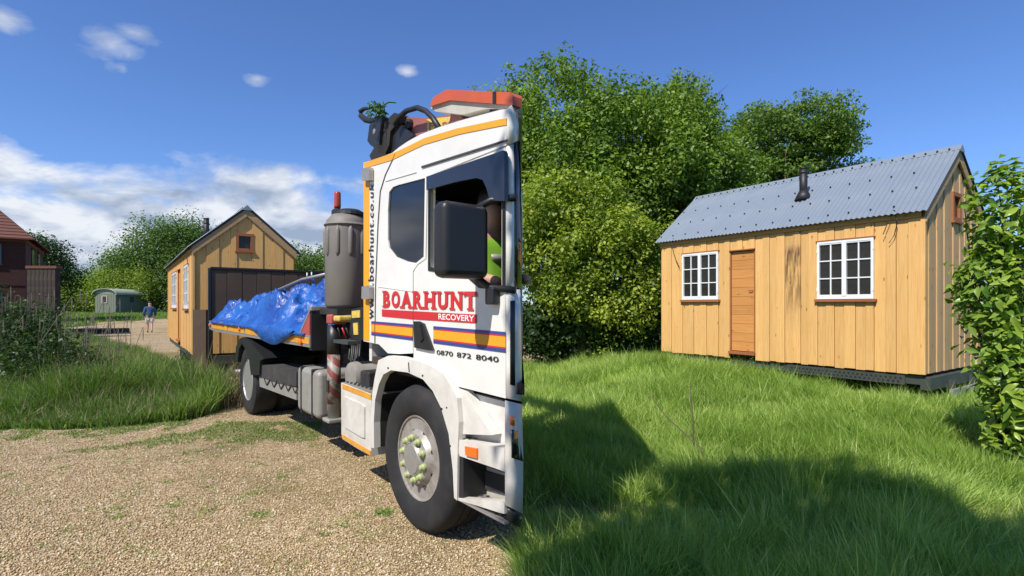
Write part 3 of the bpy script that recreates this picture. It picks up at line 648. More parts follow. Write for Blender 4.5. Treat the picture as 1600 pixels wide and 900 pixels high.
# ------------------------------------------------------------------ timber cabins on trailers
def board_prism(name, outline, y0, y1, mat, parent, axes='xz'):
    """flat board: outline in two of the parent's axes, thickness along the third; origin at its centre"""
    cx = sum(p[0] for p in outline) / len(outline); cz = sum(p[1] for p in outline) / len(outline); cy = (y0 + y1) / 2
    n = len(outline); V = []
    for yy in (y0 - cy, y1 - cy):
        for (a, z) in outline:
            V.append((a - cx, yy, z - cz) if axes == 'xz' else (yy, a - cx, z - cz))
    Fc = [tuple(range(n)), tuple(range(2 * n - 1, n - 1, -1))] + [(i, (i + 1) % n, n + (i + 1) % n, n + i) for i in range(n)]
    me = bpy.data.meshes.new(name); me.from_pydata(V, [], Fc)
    bm = bmesh.new(); bm.from_mesh(me); bmesh.ops.recalc_face_normals(bm, faces=bm.faces); bm.to_mesh(me); bm.free()
    finish(me, mat); o = bpy.data.objects.new(name, me); o.location = (cx, cy, cz) if axes == 'xz' else (cy, cx, cz)
    return link(o, parent)
def casement(root, x0, x1, z0, z1, nx_, nz_, sill=True):
    """white double casement window in the long wall"""
    fr = []
    t_ = .035; y0, y1 = -.055, -.005
    w = empty  # noqa
    xm = (x0 + x1) / 2
    bars = [box_vf(x0, x1, y0, y1, z0, z0 + t_ * 1.3), box_vf(x0, x1, y0, y1, z1 - t_, z1), box_vf(x0, x0 + t_, y0, y1, z0 + t_ * 1.3, z1 - t_), box_vf(x1 - t_, x1, y0, y1, z0 + t_ * 1.3, z1 - t_),
            box_vf(xm - t_ * .9, xm + t_ * .9, y0 - .006, y1, z0 + t_ * 1.3, z1 - t_)]
    v, f = merge(bars); cx, cz = xm, (z0 + z1) / 2
    me = bpy.data.meshes.new('window'); me.from_pydata([(a - cx, b2, c2 - cz) for a, b2, c2 in v], [], f); finish(me, 'white_frame')
    wo_ = bpy.data.objects.new('window', me); wo_.location = (cx, 0, cz); link(wo_, root)
    for side in (0, 1):
        a = (x0 + t_ if side == 0 else xm + t_ * .9); b2 = (xm - t_ * .9 if side == 0 else x1 - t_)
        zz0, zz1 = z0 + t_ * 1.3, z1 - t_
        lbox('casement_rail', a - cx + .002, b2 - cx - .002, -.05, -.012, zz0 - cz + .002, zz0 - cz + .022, 'white_frame', wo_)
        lbox('casement_rail', a - cx + .002, b2 - cx - .002, -.05, -.012, zz1 - cz - .018, zz1 - cz - .002, 'white_frame', wo_)
        m_ = (a + b2) / 2
        lbox('glazing_bar', m_ - cx - .009, m_ - cx + .009, -.046, -.014, zz0 - cz + .022, zz1 - cz - .018, 'white_frame', wo_)
        for k in (1, 2):
            z_ = zz0 + (zz1 - zz0) * k / 3
            for (p, q_) in ((a, m_ - .009), (m_ + .009, b2)): lbox('glazing_bar', p - cx + .001, q_ - cx - .001, -.044, -.014, z_ - cz - .009, z_ - cz + .009, 'white_frame', wo_)
        for k in range(3):
            za = zz0 + (zz1 - zz0) * k / 3; zb = zz0 + (zz1 - zz0) * (k + 1) / 3
            for (p, q_) in ((a, m_), (m_, b2)): lbox('pane', p - cx + .004, q_ - cx - .004, -.026, -.020, za - cz + .004, zb - cz - .004, 'pane', wo_)
        hx = x0 - cx + .01 if side == 0 else x1 - cx - .01
        for z_ in (z0 + .15, z1 - .15): lbox('hinge', hx - .012 + side * .014, hx + .002 + side * .014, -.064, -.056, z_ - cz - .03, z_ - cz + .03, 'white_frame', wo_)
    lbox('sill', x0 - cx - .03, x1 - cx + .04, -.085, .0, z0 - cz - .045, z0 - cz - .004, 'sill', wo_)
    lbox('head_trim', x0 - cx - .02, x1 - cx + .02, -.06, .0, z1 - cz + .003, z1 - cz + .02, 'sill', wo_)
def timber_cabin(label, loc, rz, L, W, H, rise, wins, door, bwid, endmat, gable_win, group):
    root = tag(empty('timber_cabin', loc, rz), label, 'cabin', group)
    lbox('inner_shell', .03, L - .03, .03, W - .03, .02, H - .02, 'inner', root)
    # boards of the long wall
    ed = sorted([0, L] + [e for w in wins for e in w[:2]] + list(door[:2]))
    k = 0
    for a, b2 in zip(ed[:-1], ed[1:]):
        n = max(1, round((b2 - a) / bwid)); cut = None
        for (p, q_, z0, z1) in list(wins) + [door]:
            if a >= p - 1e-6 and b2 <= q_ + 1e-6: cut = (z0, z1, (p, q_, z0, z1) is door or (p, q_) == tuple(door[:2]))
        jit = [0] + sorted(((i + random.uniform(-.12, .12)) / n) for i in range(1, n)) + [1]
        for i in range(n):
            xa = a + (b2 - a) * jit[i] + .003; xb = a + (b2 - a) * jit[i + 1] - .003; pr = .011 if k % 2 else 0.0; k += 1
            y0 = -.024 - pr; y1 = -.001
            zb = -random.uniform(.005, .03)
            if cut is None: lbox('board', xa, xb, y0, y1, zb, H - .132, 'larch', root, .003)
            else:
                lbox('board', xa, xb, y0, y1, cut[1] + .022, H - .132, 'larch', root, .003)
                if not cut[2]: lbox('board', xa, xb, y0, y1, zb, cut[0] - .045, 'larch', root, .003)
    lbox('fascia_board', -.02, L + .012, -.058, -.001, H - .13, H - .032, 'fascia', root, .004)
    for w in wins: casement(root, *w, 2, 3)
    # door of level planks
    p, q_, z0, z1 = door
    dr = lbox('door', p + .02, q_ - .02, .012, .03, z0 + .01, z1 - .01, 'larch_h', root); dc = dr.location
    n = 11; zz_ = [z0 + .01 + (z1 - z0 - .02) * i / n for i in range(n + 1)]
    for i in range(n): lbox('plank', p + .022 - dc.x, q_ - .022 - dc.x, -.004 - dc.y, .010 - dc.y, zz_[i] + .002 - dc.z, zz_[i + 1] - .002 - dc.z, 'larch_h', dr, .002)
    lbox('door_jamb', p + .001, p + .02, -.03, .012, z0, z1, 'sill', root); lbox('door_jamb', q_ - .02, q_ - .001, -.03, .012, z0, z1, 'sill', root)
    lbox('door_head', p - .005, q_ + .005, -.056, .011, z1 + .001, z1 + .02, 'sill', root)
    lbox('door_sill', p - .01, q_ + .01, -.075, .011, z0 - .05, z0 - .001, 'sill', root)
    hx = q_ - .05 - dc.x; hz = z0 + (z1 - z0) * .60 - dc.z
    v, f = tube_vf([(hx, -.014, hz), (hx, -.05, hz), (hx - .07, -.055, hz)], .007, 6); v2, f2 = tube_vf([(hx, -.008, hz - .10), (hx, -.018, hz - .10), (hx + .015, -.02, hz - .03), (hx + .012, -.014, hz + .02)], .005, 5)
    v, f = merge([(v, f), (v2, f2)]); me = bpy.data.meshes.new('handle'); me.from_pydata([tuple(x_ - (Vector((0, 0, 0)))) for x_ in map(Vector, v)], [], f); finish(me, 'black', True); link(bpy.data.objects.new('handle', me), dr)
    # near gable: boards up to the rake
    def top(y): return H + rise * (1 - abs(2 * y / W - 1))
    gw = gable_win; n = round(W / (bwid * 1.12)); ys = [0] + [W * (i + random.uniform(-.08, .08)) / n for i in range(1, n)] + [W]
    for e_ in gw[:2]:
        j_ = min(range(1, n), key=lambda q: abs(ys[q] - e_)); ys[j_] = e_
    ys = sorted(ys)
    for i in range(n):
        a, b2 = ys[i] + .003, ys[i + 1] - .003; pr = .014 if i % 2 else 0.0
        spans = [(a, b2, -.01, None)]
        if b2 > gw[0] + .01 and a < gw[1] - .01: spans = [(a, b2, -.01, gw[2]), (a, b2, gw[3], None)]
        for (p_, r_, zl, zh) in spans:
            if zh is None:
                pts = [(p_, zl), (r_, zl), (r_, top(r_) - .03)]
                if p_ < W / 2 < r_: pts.append((W / 2, top(W / 2) - .03))
                pts.append((p_, top(p_) - .03))
            else: pts = [(p_, zl), (r_, zl), (r_, zh), (p_, zh)]
            if pts[2][1] - zl > .02: board_prism('board', pts, L + .001, L + .026 + pr, endmat, root, 'yz')
    # small gable window
    w_ = lbox('window', L + .004, L + .012, gw[0] + .01, gw[1] - .01, gw[2] + .01, gw[3] - .01, 'pane', root); wc = w_.location
    bars = [box_vf(L + .013, L + .052, gw[0] - .03, gw[1] + .03, gw[2] - .03, gw[2] + .03), box_vf(L + .013, L + .052, gw[0] - .03, gw[1] + .03, gw[3] - .03, gw[3] + .03),
            box_vf(L + .013, L + .050, gw[0] - .03, gw[0] + .03, gw[2] + .03, gw[3] - .03), box_vf(L + .013, L + .050, gw[1] - .03, gw[1] + .03, gw[2] + .03, gw[3] - .03)]
    v, f = merge(bars); me = bpy.data.meshes.new('frame'); me.from_pydata([(a - wc.x, b2 - wc.y, c2 - wc.z) for a, b2, c2 in v], [], f); finish(me, 'sill'); link(bpy.data.objects.new('frame', me), w_)
    lbox('sill', L + .013 - wc.x, L + .072 - wc.x, gw[0] - .05 - wc.y, gw[1] + .05 - wc.y, gw[2] - .062 - wc.z, gw[2] - .033 - wc.z, 'sill', w_)
    # far gable and back wall as plain boarding
    board_prism('end_wall', [(0, 0), (W, 0), (W, H), (W / 2, H + rise - .03), (0, H - .02)], -.03, .0, endmat, root, 'yz')
    n = round(L / .2)
    for i in range(n): lbox('board', L * i / n + .002, L * (i + 1) / n - .002, W + .001, W + .024 + (.016 if i % 2 else 0), -.01, H - .02, 'larch', root)
    lbox('corner_post', L + .001, L + .058, -.052, -.001, -.012, H - .135, 'larch', root, .004)
    # barge boards
    sl_ = math.hypot(W / 2, rise); nrm = (rise / sl_, W / 2 / sl_)
    for s_ in (0, 1):
        e = [(-.05, H - .05 * 2 * rise / W), (W / 2, H + rise), (W / 2, H + rise - .17), (-.05, H - .05 * 2 * rise / W - .16)]
        if s_: e = [(W - y_, z_) for y_, z_ in e]
        board_prism('barge_board', e, L + .052, L + .078, 'larch_rake', root, 'yz')
    # roof: deck under corrugated sheets
    ov = .11; rr = .10
    for s_ in (0, 1):
        def P_(t_, up): # t_ 0 eave .. 1 ridge, up off the slope
            y_ = -ov + (W / 2 + ov) * t_; z_ = H - ov * 2 * rise / W + (rise + ov * 2 * rise / W) * t_
            y_ -= nrm[0] * up; z_ += nrm[1] * up
            return (y_ if not s_ else W - y_, z_)
        dk = [P_(.03, .012), P_(1, .012), P_(1, .03), P_(.03, .03)]
        board_prism('roof_deck', dk, -.05, L + rr - .02, 'roof_dark', root, 'yz')
        ns = max(5, round((L + 2 * rr) / .68)); x00 = -rr; pit = .076
        for i in range(ns):
            xa = x00 + (L + 2 * rr) * i / ns; xb = x00 + (L + 2 * rr) * (i + 1) / ns + (.03 if i < ns - 1 else 0)
            m_ = int((xb - xa) / pit * 8) + 1; V = []; Fc = []
            lift = .002 * (i % 2) + .004 * random.random()
            for j in range(m_ + 1):
                xx = xa + (xb - xa) * j / m_; w_h = .009 * math.sin((xx - x00) / pit * 2 * math.pi) + .042 + lift
                for t_ in (0, .5, 1.0):
                    y_, z_ = P_(t_, w_h); V.append((xx, y_, z_))
                for t_ in (1.0, .5, 0):
                    y_, z_ = P_(t_, w_h - .003); V.append((xx, y_, z_))
            for j in range(m_):
                for c_ in range(6):
                    a0 = j * 6 + c_; a1 = j * 6 + (c_ + 1) % 6; Fc.append((a0, a0 + 6, a1 + 6, a1))
            Fc += [(0, 1, 2, 3, 4, 5), tuple(m_ * 6 + q for q in (5, 4, 3, 2, 1, 0))]
            mid_ = Vector(((xa + xb) / 2, P_(.5, 0)[0], P_(.5, 0)[1]))
            me = bpy.data.meshes.new('roof_sheet'); me.from_pydata([tuple(Vector(v_) - mid_) for v_ in V], [], Fc)
            bm = bmesh.new(); bm.from_mesh(me); bmesh.ops.recalc_face_normals(bm, faces=bm.faces); bm.to_mesh(me); bm.free()
            finish(me, 'roof_sheet'); o = bpy.data.objects.new('roof_sheet', me); o.location = mid_; link(o, root)
        if s_ == 0:
            V, Fc = [], []; prt = []
            for r_i, t_ in enumerate((.10, .37, .64, .97)):
                st_ = .304 if r_i < 3 else .152
                nn_ = int((L + 2 * rr) / st_)
                for j in range(nn_):
                    xx = -rr + .08 + j * st_ + (.15 if r_i % 2 and r_i < 3 else 0)
                    if xx > L + rr - .03: continue
                    y_, z_ = P_(t_, .060); prt.append(tube_vf([(xx, y_, z_ - .01), (xx, y_ - nrm[0] * .018, z_ + nrm[1] * .018)], [.016, .010], 6))
            v, f = merge(prt); me = bpy.data.meshes.new('screws'); me.from_pydata([tuple(a) for a in v], [], f); finish(me, 'black'); o = bpy.data.objects.new('screws', me); link(o, root); o['kind'] = 'stuff'
    e = [(W / 2 - .10, H + rise + .05 - .10 * 2 * rise / W + .012), (W / 2, H + rise + .075), (W / 2 + .10, H + rise + .05 - .10 * 2 * rise / W + .012), (W / 2 + .09, H + rise - .04), (W / 2 - .09, H + rise - .04)]
    board_prism('ridge_cap', e, -rr - .01, L + rr + .01, 'roof_sheet', root, 'yz')
    return root, top
def flue(root, x, y, zb, zt, r=.065):
    v, f = tube_vf([(0, 0, 0), (0, 0, zt - zb)], r, 18); o = mesh_obj('flue_pipe', v, f, 'black', root, smooth=False, rel=False, loc=(x, y, zb)); 
    me = o.data
    return o
def flue_parts(root, x, y, zb, zt, r=.065):
    def put(name, pts, rad, mat):
        v, f = tube_vf(pts, rad, 18); me = bpy.data.meshes.new(name); me.from_pydata([tuple(a) for a in v], [], f)
        for p_ in me.polygons: p_.use_smooth = len(p_.vertices) == 4
        finish(me, mat); o = bpy.data.objects.new(name, me); o.location = (x, y, zb); return link(o, root)
    put('flue_pipe', [(0, 0, -.1), (0, 0, zt - zb)], r, 'black')
    put('flue_cap', [(0, 0, zt - zb + .002), (0, 0, zt - zb + .022)], [r * 1.12, r * 1.12], 'black')
    put('flue_flashing', [(0, 0, -.05), (0, 0, .05), (0, 0, .12)], [r * 2.3, r * 1.6, r * 1.05], 'black')
    tr_ = put('flue_collar', [(0, 0, .42), (0, 0, .46)], [r * 1.08, r * 1.08], 'black')

BW = (0.824, 0.566); BD = (-0.566, 0.824)           # meadow cabin: inward and far directions
NC = Vector((5.775, 7.49)); LB = 4.57; ZB = 0.63
orgB = NC + Vector(BD) * LB
rzB = math.atan2(-0.824, 0.566)
GC = 'tiny timber cabins on trailers'
cabB, topB = timber_cabin('golden larch boarded cabin with corrugated grey roof standing in the meadow grass', (orgB.x, orgB.y, ZB), rzB, LB, 2.55, 2.33, 1.02,
    [(LB - 4.03, LB - 3.21, 1.07, 1.99), (LB - 1.395, LB - .584, 1.06, 1.98)], (LB - 2.97, LB - 2.475, .11, 1.96), .132, 'larch_end', (1.12, 1.42, 2.28, 2.66), GC)
flue_parts(cabB, LB - 1.95, .62, 2.36 + 1.02 * .486 + .02, 3.38)
# smoke stained board beside the right window: a brown stain in the wood
for o in list(cabB.children):
    if o.name.startswith('board') and abs(o.location.x - (LB - 1.80)) < .15 and o.location.y < 0 and o.dimensions.z > 1.5:
        m2 = M['larch'].copy(); m2.name = 'larch_stained'; nt = m2.node_tree; b_ = nt.nodes['Principled BSDF']; src = b_.inputs['Base Color'].links[0].from_socket
        t_ = N(nt, 'ShaderNodeTexCoord'); sp_ = N(nt, 'ShaderNodeSeparateXYZ'); nt.links.new(t_.outputs['Object'], sp_.inputs[0])
        f1 = ramp(nt, mth(nt, 'DIVIDE', mth(nt, 'ADD', sp_.outputs[2], .9), 1.8), [(0.15, 0.0), (0.55, .65), (0.93, 1.0), (1.0, .3)])
        mp_ = N(nt, 'ShaderNodeMapping'); mp_.inputs['Scale'].default_value = (26, 26, 3.0); nt.links.new(t_.outputs['Object'], mp_.inputs['Vector'])
        f2 = ramp(nt, noise(nt, mp_.outputs[0], 1.0, 5, .6), [(0.34, 0.0), (0.60, 1.0)])
        nt.links.new(mixc(nt, mth(nt, 'MULTIPLY', f1, f2), src, (.10, .055, .03)), b_.inputs['Base Color'])
        o.data.materials[0] = m2
        o['label'] = 'board stained dark by smoke'
# loose black cables hanging from the eaves
def lcable(root, pts, r=.006):
    v, f = tube_vf(pts, r, 5); me = bpy.data.meshes.new('cable'); me.from_pydata([tuple(a) for a in v], [], f); finish(me, 'black', True); return link(bpy.data.objects.new('cable', me), root)
lcable(cabB, [(LB - .30, -.08, 2.34), (LB - .26, -.10, 2.15), (LB - .30, -.09, 1.98), (LB - .37, -.08, 1.87)])
lcable(cabB, [(LB - .31, -.08, 2.34), (LB - .38, -.11, 2.15), (LB - .44, -.10, 2.0)])
lcable(cabB, [(.35, -.08, 2.34), (.34, -.12, 2.15), (.42, -.1, 1.9), (.50, -.08, 1.72)])

AD = Vector((-0.589, 0.808)); AW = Vector((0.808, 0.589)); NA = Vector((-6.69, 11.2)); LA = 8.2; ZA = .56
orgA = NA + AD * LA; rzA = math.atan2(-AD.y, -AD.x)
cabA, topA = timber_cabin('tan timber cabin with small brown gable window standing behind the lorry bed', (orgA.x, orgA.y, ZA), rzA, LA, 1.98, 2.3, .86,
    [(LA - 5.9, LA - 4.3, .95, 1.95), (LA - 1.9, LA - .9, .95, 1.95)], (LA - 4.0, LA - 3.2, .12, 1.95), .2, 'larch', (.80, 1.10, 2.25, 2.58), GC)
flue_parts(cabA, LA - 3.1, .55, 2.3 + .45, 3.3)
lcable(cabA, [(LA - .25, -.08, 2.28), (LA - .3, -.12, 2.1), (LA - .2, -.1, 1.85)])

def local_to(root_loc, rz):
    return Matrix.Translation(root_loc) @ Matrix.Rotation(rz, 4, 'Z')
def lathe_local(name, cx, cz, y0, prof, mat, parent, seg=28):
    V = []; Fc = []
    for (r_, y_) in prof:
        for s_ in range(seg): a = 2 * math.pi * s_ / seg; V.append((cx + r_ * math.cos(a), y0 + y_, cz + r_ * math.sin(a)))
    for i in range(len(prof) - 1):
        for s_ in range(seg): s2 = (s_ + 1) % seg; Fc.append((i * seg + s_, i * seg + s2, (i + 1) * seg + s2, (i + 1) * seg + s_))
    Fc += [tuple(range(seg)), tuple((len(prof) - 1) * seg + s_ for s_ in range(seg))]
    me = bpy.data.meshes.new(name); me.from_pydata(V, [], Fc)
    bm = bmesh.new(); bm.from_mesh(me); bmesh.ops.recalc_face_normals(bm, faces=bm.faces); bm.to_mesh(me); bm.free()
    finish(me, mat); return link(bpy.data.objects.new(name, me), parent)
def trailer(label, loc, rz, L, W, zg, board):
    """flat trailer; local z measured down from the floor of the cabin it carries"""
    root = tag(empty('flat_trailer', (loc[0], loc[1], zg), rz), label, 'trailer', 'trailers under the cabins')
    h = loc[2] - zg - .035
    lbox('side_rail', .15, L - .02, .02, .08, h - .13, h - .004, 'galv', root); lbox('side_rail', .15, L - .02, W - .08, W - .02, h - .13, h - .004, 'galv', root)
    for i in range(6): lbox('cross_member', .2 + (L - .35) * i / 5, .27 + (L - .35) * i / 5, .082, W - .082, h - .10, h - .006, 'galv', root)
    lbox('end_beam', L - .018, L + .10, .0, W, h - .20, h - .02, 'galv', root, .004)
    pr = lbox('perforated_rail', L - 1.9, L - .2, -.005, .012, h - .15, h - .012, 'galv', root)
    prt = []
    for i in range(26):
        for j in range(2):
            prt.append(box_vf(L - 1.87 + i * .063 + .03 * j, L - 1.845 + i * .063 + .03 * j, -.009, -.0055, h - .12 + j * .05, h - .095 + j * .05))
    v, f = merge(prt); pc_ = pr.location; me = bpy.data.meshes.new('holes'); me.from_pydata([(a - pc_.x, b2 - pc_.y, c2 - pc_.z) for a, b2, c2 in v], [], f); finish(me, 'black'); ho = link(bpy.data.objects.new('holes', me), pr); ho['kind'] = 'stuff'
    r_ = min(.27, h - .02 if h < .29 else .27)
    for xx in (L * .42, L * .42 + .62):
        for y_ in (.10, W - .30):
            wh = lathe_local('wheel', xx, r_, y_, [(r_ * .55, 0), (r_ * .9, -.01), (r_, .03), (r_, .15), (r_ * .9, .19), (r_ * .5, .18)], 'black_rubber', root)
            lathe_local('rim', xx, r_, y_ + .02, [(.03, .0), (r_ * .3, .0), (r_ * .54, -.012), (r_ * .54, .12), (.03, .12)], 'steel_rim', wh)
    if board:
        b_ = lbox('rear_light_board', L + .16, L + .20, .55, 1.9, h - .33, h - .22, 'alu', root, .005)
        bc = b_.location; lbox('tail_lamp', .021, .032, .38, .62, -.04, .04, 'marker', b_)
        lbox('bracket', L + .10, L + .16, .7, .76, h - .30, h - .1, 'galv', root); lbox('bracket', L + .10, L + .16, 1.6, 1.66, h - .30, h - .1, 'galv', root)
    lbox('support_leg', L - 2.0, L - 1.94, .10, .16, 0, h - .132, 'alu', root); lbox('support_leg', L - .3, L - .24, .10, .16, 0.0, h - .132, 'galv', root)
    lbox('drawbar', -.9, .14, W / 2 - .05, W / 2 + .05, h - .13, h - .03, 'galv', root)
    return root
zgB = gzf(5.2, 8.6) - .03
trailer('low galvanised trailer carrying the meadow cabin, half hidden in grass', (orgB.x, orgB.y, ZB), rzB, LB, 2.55, zgB, True)
trailer('galvanised trailer carrying the cabin behind the lorry on the gravel', (orgA.x, orgA.y, ZA), rzA, LA, 1.98, 0.0, False)

# ------------------------------------------------------------------ green hut, house, slab
hut = tag(empty('shepherd_hut', (*at(149, 491, 52)[:2], gzf(at(149, 491, 52)[0], 52)), math.radians(1)), 'small green hut with a curved pale roof and red window frame, far across the gravel', 'hut')
hl, hw, hh = 4.6, 2.0, 2.05
lbox('hut_wall', 0.03, hw - .03, 0.03, hl - .03, 0.12, hh, 'hut_dark', hut)
for i in range(9): lbox('board', hw * i / 9 + .01, hw * (i + 1) / 9 - .01, -.03, .028, .1, hh + .02, 'hut_green', hut)
for i in range(16): lbox('side_board', hw - .028, hw + .02, hl * i / 16 + .01, hl * (i + 1) / 16 - .01, .1, hh, 'hut_green', hut)
for i in range(16): lbox('side_board', -.02, .028, hl * i / 16 + .01, hl * (i + 1) / 16 - .01, .1, hh, 'hut_green', hut)
arc = [(hw / 2 + (hw / 2 + .22) * math.cos(a), hh - .12 + .62 * math.sin(a)) for a in np.linspace(math.pi, 0, 13)]
arci = [(hw / 2 + (hw / 2 + .16) * math.cos(a), hh - .12 + .56 * math.sin(a)) for a in np.linspace(0, math.pi, 13)]
board_prism('roof', arc + arci, -.25, hl + .25, 'hut_roof', hut)
board_prism('gable_panel', [(hw / 2 + (hw / 2) * math.cos(a), hh + .02 + .40 * math.sin(a)) for a in np.linspace(0, math.pi, 11)], -.03, 0.0, 'hut_roof', hut)
w_ = lbox('window', .72, 1.12, -.05, -.032, 1.15, 1.78, 'brown', hut); wc = w_.location
v, f = merge([box_vf(.66, 1.18, -.075, -.051, 1.09, 1.16), box_vf(.66, 1.18, -.075, -.051, 1.77, 1.84), box_vf(.66, .73, -.074, -.051, 1.16, 1.77), box_vf(1.11, 1.18, -.074, -.051, 1.16, 1.77)])
me = bpy.data.meshes.new('frame'); me.from_pydata([(a - wc.x, b2 - wc.y, c2 - wc.z) for a, b2, c2 in v], [], f); finish(me, 'cream'); link(bpy.data.objects.new('frame', me), w_)
lbox('side_window', hw + .021, hw + .05, 1.9, 2.5, 1.2, 1.75, 'hut_dark', hut)
for (x_, y_) in ((.2, .5), (hw - .2, .5), (.2, hl - .5), (hw - .2, hl - .5)): lathe_local('wheel', x_, .16, y_, [(.05, 0), (.2, 0), (.2, .06), (.05, .06)], 'black', hut, 14)

HX = at(40, 372, 26)[0]; hz0 = 0.0
house = tag(empty('brick_house', (HX, 26, hz0), math.radians(36.7)), 'dark red brick house with a steep clay tile roof at the left edge', 'house')
he = EYE + 104 * 26 / F
def hb(name, x0, x1, y0, y1, z0, z1, mat, par=None, bev=0): return lbox(name, x0, x1, y0, y1, z0, z1, mat, par or house, bev)
fw = hb('wall', -9, 0, 0, .3, 0, he, 'brick'); sw = hb('wall', -.3, -.001, .301, 7.8, 0, he, 'brick'); hb('wall', -9, -8.7, .301, 7.8, 0, he, 'brick'); hb('wall', -8.699, -.301, 7.5, 7.8, 0, he, 'brick')
hb('floor_band', -9, .02, -.03, -.001, he * .52, he * .52 + .15, 'brick')
hb('dentil_course', -9, .05, -.06, -.001, he - .22, he - .06, 'tile'); hb('dentil_course', .001, .05, -.0, 7.8, he - .22, he - .06, 'tile')
for (x0, x1, z0, z1) in ((-1.45, -.85, 3.55, 4.5), (-3.6, -2.8, 3.55, 4.5), (-1.6, -.8, 1.0, 2.2)):
    w_ = hb('window', x0, x1, -.05, -.032, z0, z1, 'glass'); cx, cz = 0, 0
    lbox('frame', -(x1 - x0) / 2 - .05, (x1 - x0) / 2 + .05, -.04, -.010, (z1 - z0) / 2, (z1 - z0) / 2 + .06, 'brown', w_); lbox('frame', -(x1 - x0) / 2 - .05, (x1 - x0) / 2 + .05, -.04, -.010, -(z1 - z0) / 2 - .06, -(z1 - z0) / 2, 'brown', w_)
    lbox('glazing_bar', -.02, .02, -.03, -.010, -(z1 - z0) / 2, (z1 - z0) / 2, 'brown', w_)
for y0 in (2.2, 5.0):
    w_ = hb('window', .001, .03, y0, y0 + .9, 3.4, 4.5, 'glass'); lbox('frame', .016, .05, -.5, .5, .55, .62, 'brown', w_)
# hipped roof of overlapping tile courses
def hip(z):  # half-spans at height fraction
    return z
nc = 26; ridge = 4.3; ex = .35
for side in range(4):
    V = []; Fc = []
    for i in range(nc):
        f0, f1 = i / nc, (i + 1) / nc
        def corner(fr, lift):
            x0 = -9 - ex + fr * 4.2; x1 = ex - fr * 4.2; y0 = -ex + fr * 4.0; y1 = 7.8 + ex - fr * 4.0; z = he - .1 + ridge * fr + lift
            return [(x0, y0, z), (x1, y0, z), (x1, y1, z), (x0, y1, z)]
        a = corner(f0, .07); b2 = corner(f1, .02); a_ = corner(f0, .0)
        p0, p1 = a[side], a[(side + 1) % 4]; p2, p3 = b2[(side + 1) % 4], b2[side]; p4, p5 = a_[side], a_[(side + 1) % 4]
        k0 = len(V); V += [p0, p1, p2, p3, p4, p5]; Fc += [(k0, k0 + 1, k0 + 2, k0 + 3), (k0 + 4, k0 + 5, k0 + 1, k0)]
    me = bpy.data.meshes.new('roof_slope'); me.from_pydata(V, [], Fc); finish(me, 'tile'); o = link(bpy.data.objects.new('roof_slope', me), house); o['kind'] = 'stuff'
ch = hb('chimney', -5.2, -4.2, 3.2, 4.2, he + 2.6, he + 5.2, 'brick')
ow = tag(empty('yard_wall', (at(50, 470, 25)[0], 25, 0)), 'dark brown wall standing at the right corner of the brick house', 'wall')
lbox('wall', 0, 1.35, -.25, 0, 0, EYE + 56 * 25 / F, 'brown', ow); lbox('coping', -.04, 1.40, -.30, .05, EYE + 56 * 25 / F + .001, EYE + 60 * 25 / F, 'tile', ow)
for i in range(7): lbox('plank', .02 + i * .19, .19 + i * .19, -.28, -.2505, .05, EYE + 54 * 25 / F, 'brown', ow)
x, y = gpx(148, 520)
sl_o = tag(empty('concrete_slab', (x, y, 0), math.radians(8)), 'low dark concrete slab lying at the edge of the far gravel', 'slab')
lbox('slab', -1.3, 1.3, -1.0, 1.0, -.05, .22, 'brown', sl_o, .03); lbox('step', -1.1, .6, 1.0, 1.6, -.05, .12, 'concrete', sl_o, .02)

# thick dark timber post standing by the cabin's corner
ps = at(316, 520, 10.6)
tp = tag(mesh_obj('timber_post', *box_vf(ps[0] - .13, ps[0] + .13, 10.5, 10.75, -.05, EYE - 8 * 10.6 / F), 'dark_board'), 'thick dark timber post at the near corner of the cabin behind the lorry', 'post')

for k_, (x, y, lab) in enumerate(((1541, 737, 'yellow fallen leaf standing on the grass at the lower right'), (1583, 733, 'orange fallen leaf on the grass under the laurel'))):
    gx_, gy_ = gpx(x, y + 14); lf = bpy.data.objects.new('fallen_leaf', lm[4].copy()); lf.data.materials.clear(); lf.data.materials.append(M['dry_grass']); link(lf)
    lf.location = (gx_, gy_, gzf(gx_, gy_) + .10); lf.rotation_euler = (1.1, .4 + k_, .3); lf.scale = (.09, .13, .09); tag(lf, lab, 'leaf')
X, Y = scatter(5000, .1, 1.0, 3, 11); k = (vnoise(X, Y, 3.0, 91) > .72); X, Y = X[k], Y[k]
Pw = np.stack([X, Y, gz(X, Y) + .04 + .10 * rng.random(len(X))], 1); Nw = rng.normal(size=(len(X), 3)) * .4 + np.array([0, 0, 1]); Nw /= np.linalg.norm(Nw, axis=1, keepdims=True)
tag(leaf_cloud(Pw, Nw, .03 + .05 * rng.random(len(X)), np.clip(rng.normal(.4, .3, len(X)), 0, 1), 'meadow_weeds', 'leaf_mid'), 'small broad leaved weeds growing in the meadow grass', 'weeds', kind='stuff')

# ------------------------------------------------------------------ recovery lorry: u runs back along its side, v across (away from the viewer), w up
O2 = Vector((-.659, 3.77)); R2 = Vector((-.628, .778)); N2 = Vector((.778, .628))
def P(u, v, w): q = O2 + R2 * u + N2 * v; return Vector((q.x, q.y, w))
def U(x, v=0.0):
    k = (x - 800) / F; return (O2.x + N2.x * v - k * (O2.y + N2.y * v)) / (-R2.x + R2.y * k)
def Wd(x, y, v=0.0): return EYE + (HZ - y) / F * (O2.y + R2.y * U(x, v) + N2.y * v)
def T(x, y, v=0.0): return P(U(x, v), v, Wd(x, y, v))
K0 = .0187
def vm(u): return max(0.03, (K0 * (O2.y + R2.y * u) - O2.x - R2.x * u) / (N2.x - K0 * N2.y))
lorry = tag(empty('recovery_lorry', (O2.x, O2.y, 0)), 'white recovery lorry with yellow stripes and red lettering on its cab, parked on gravel', 'lorry')
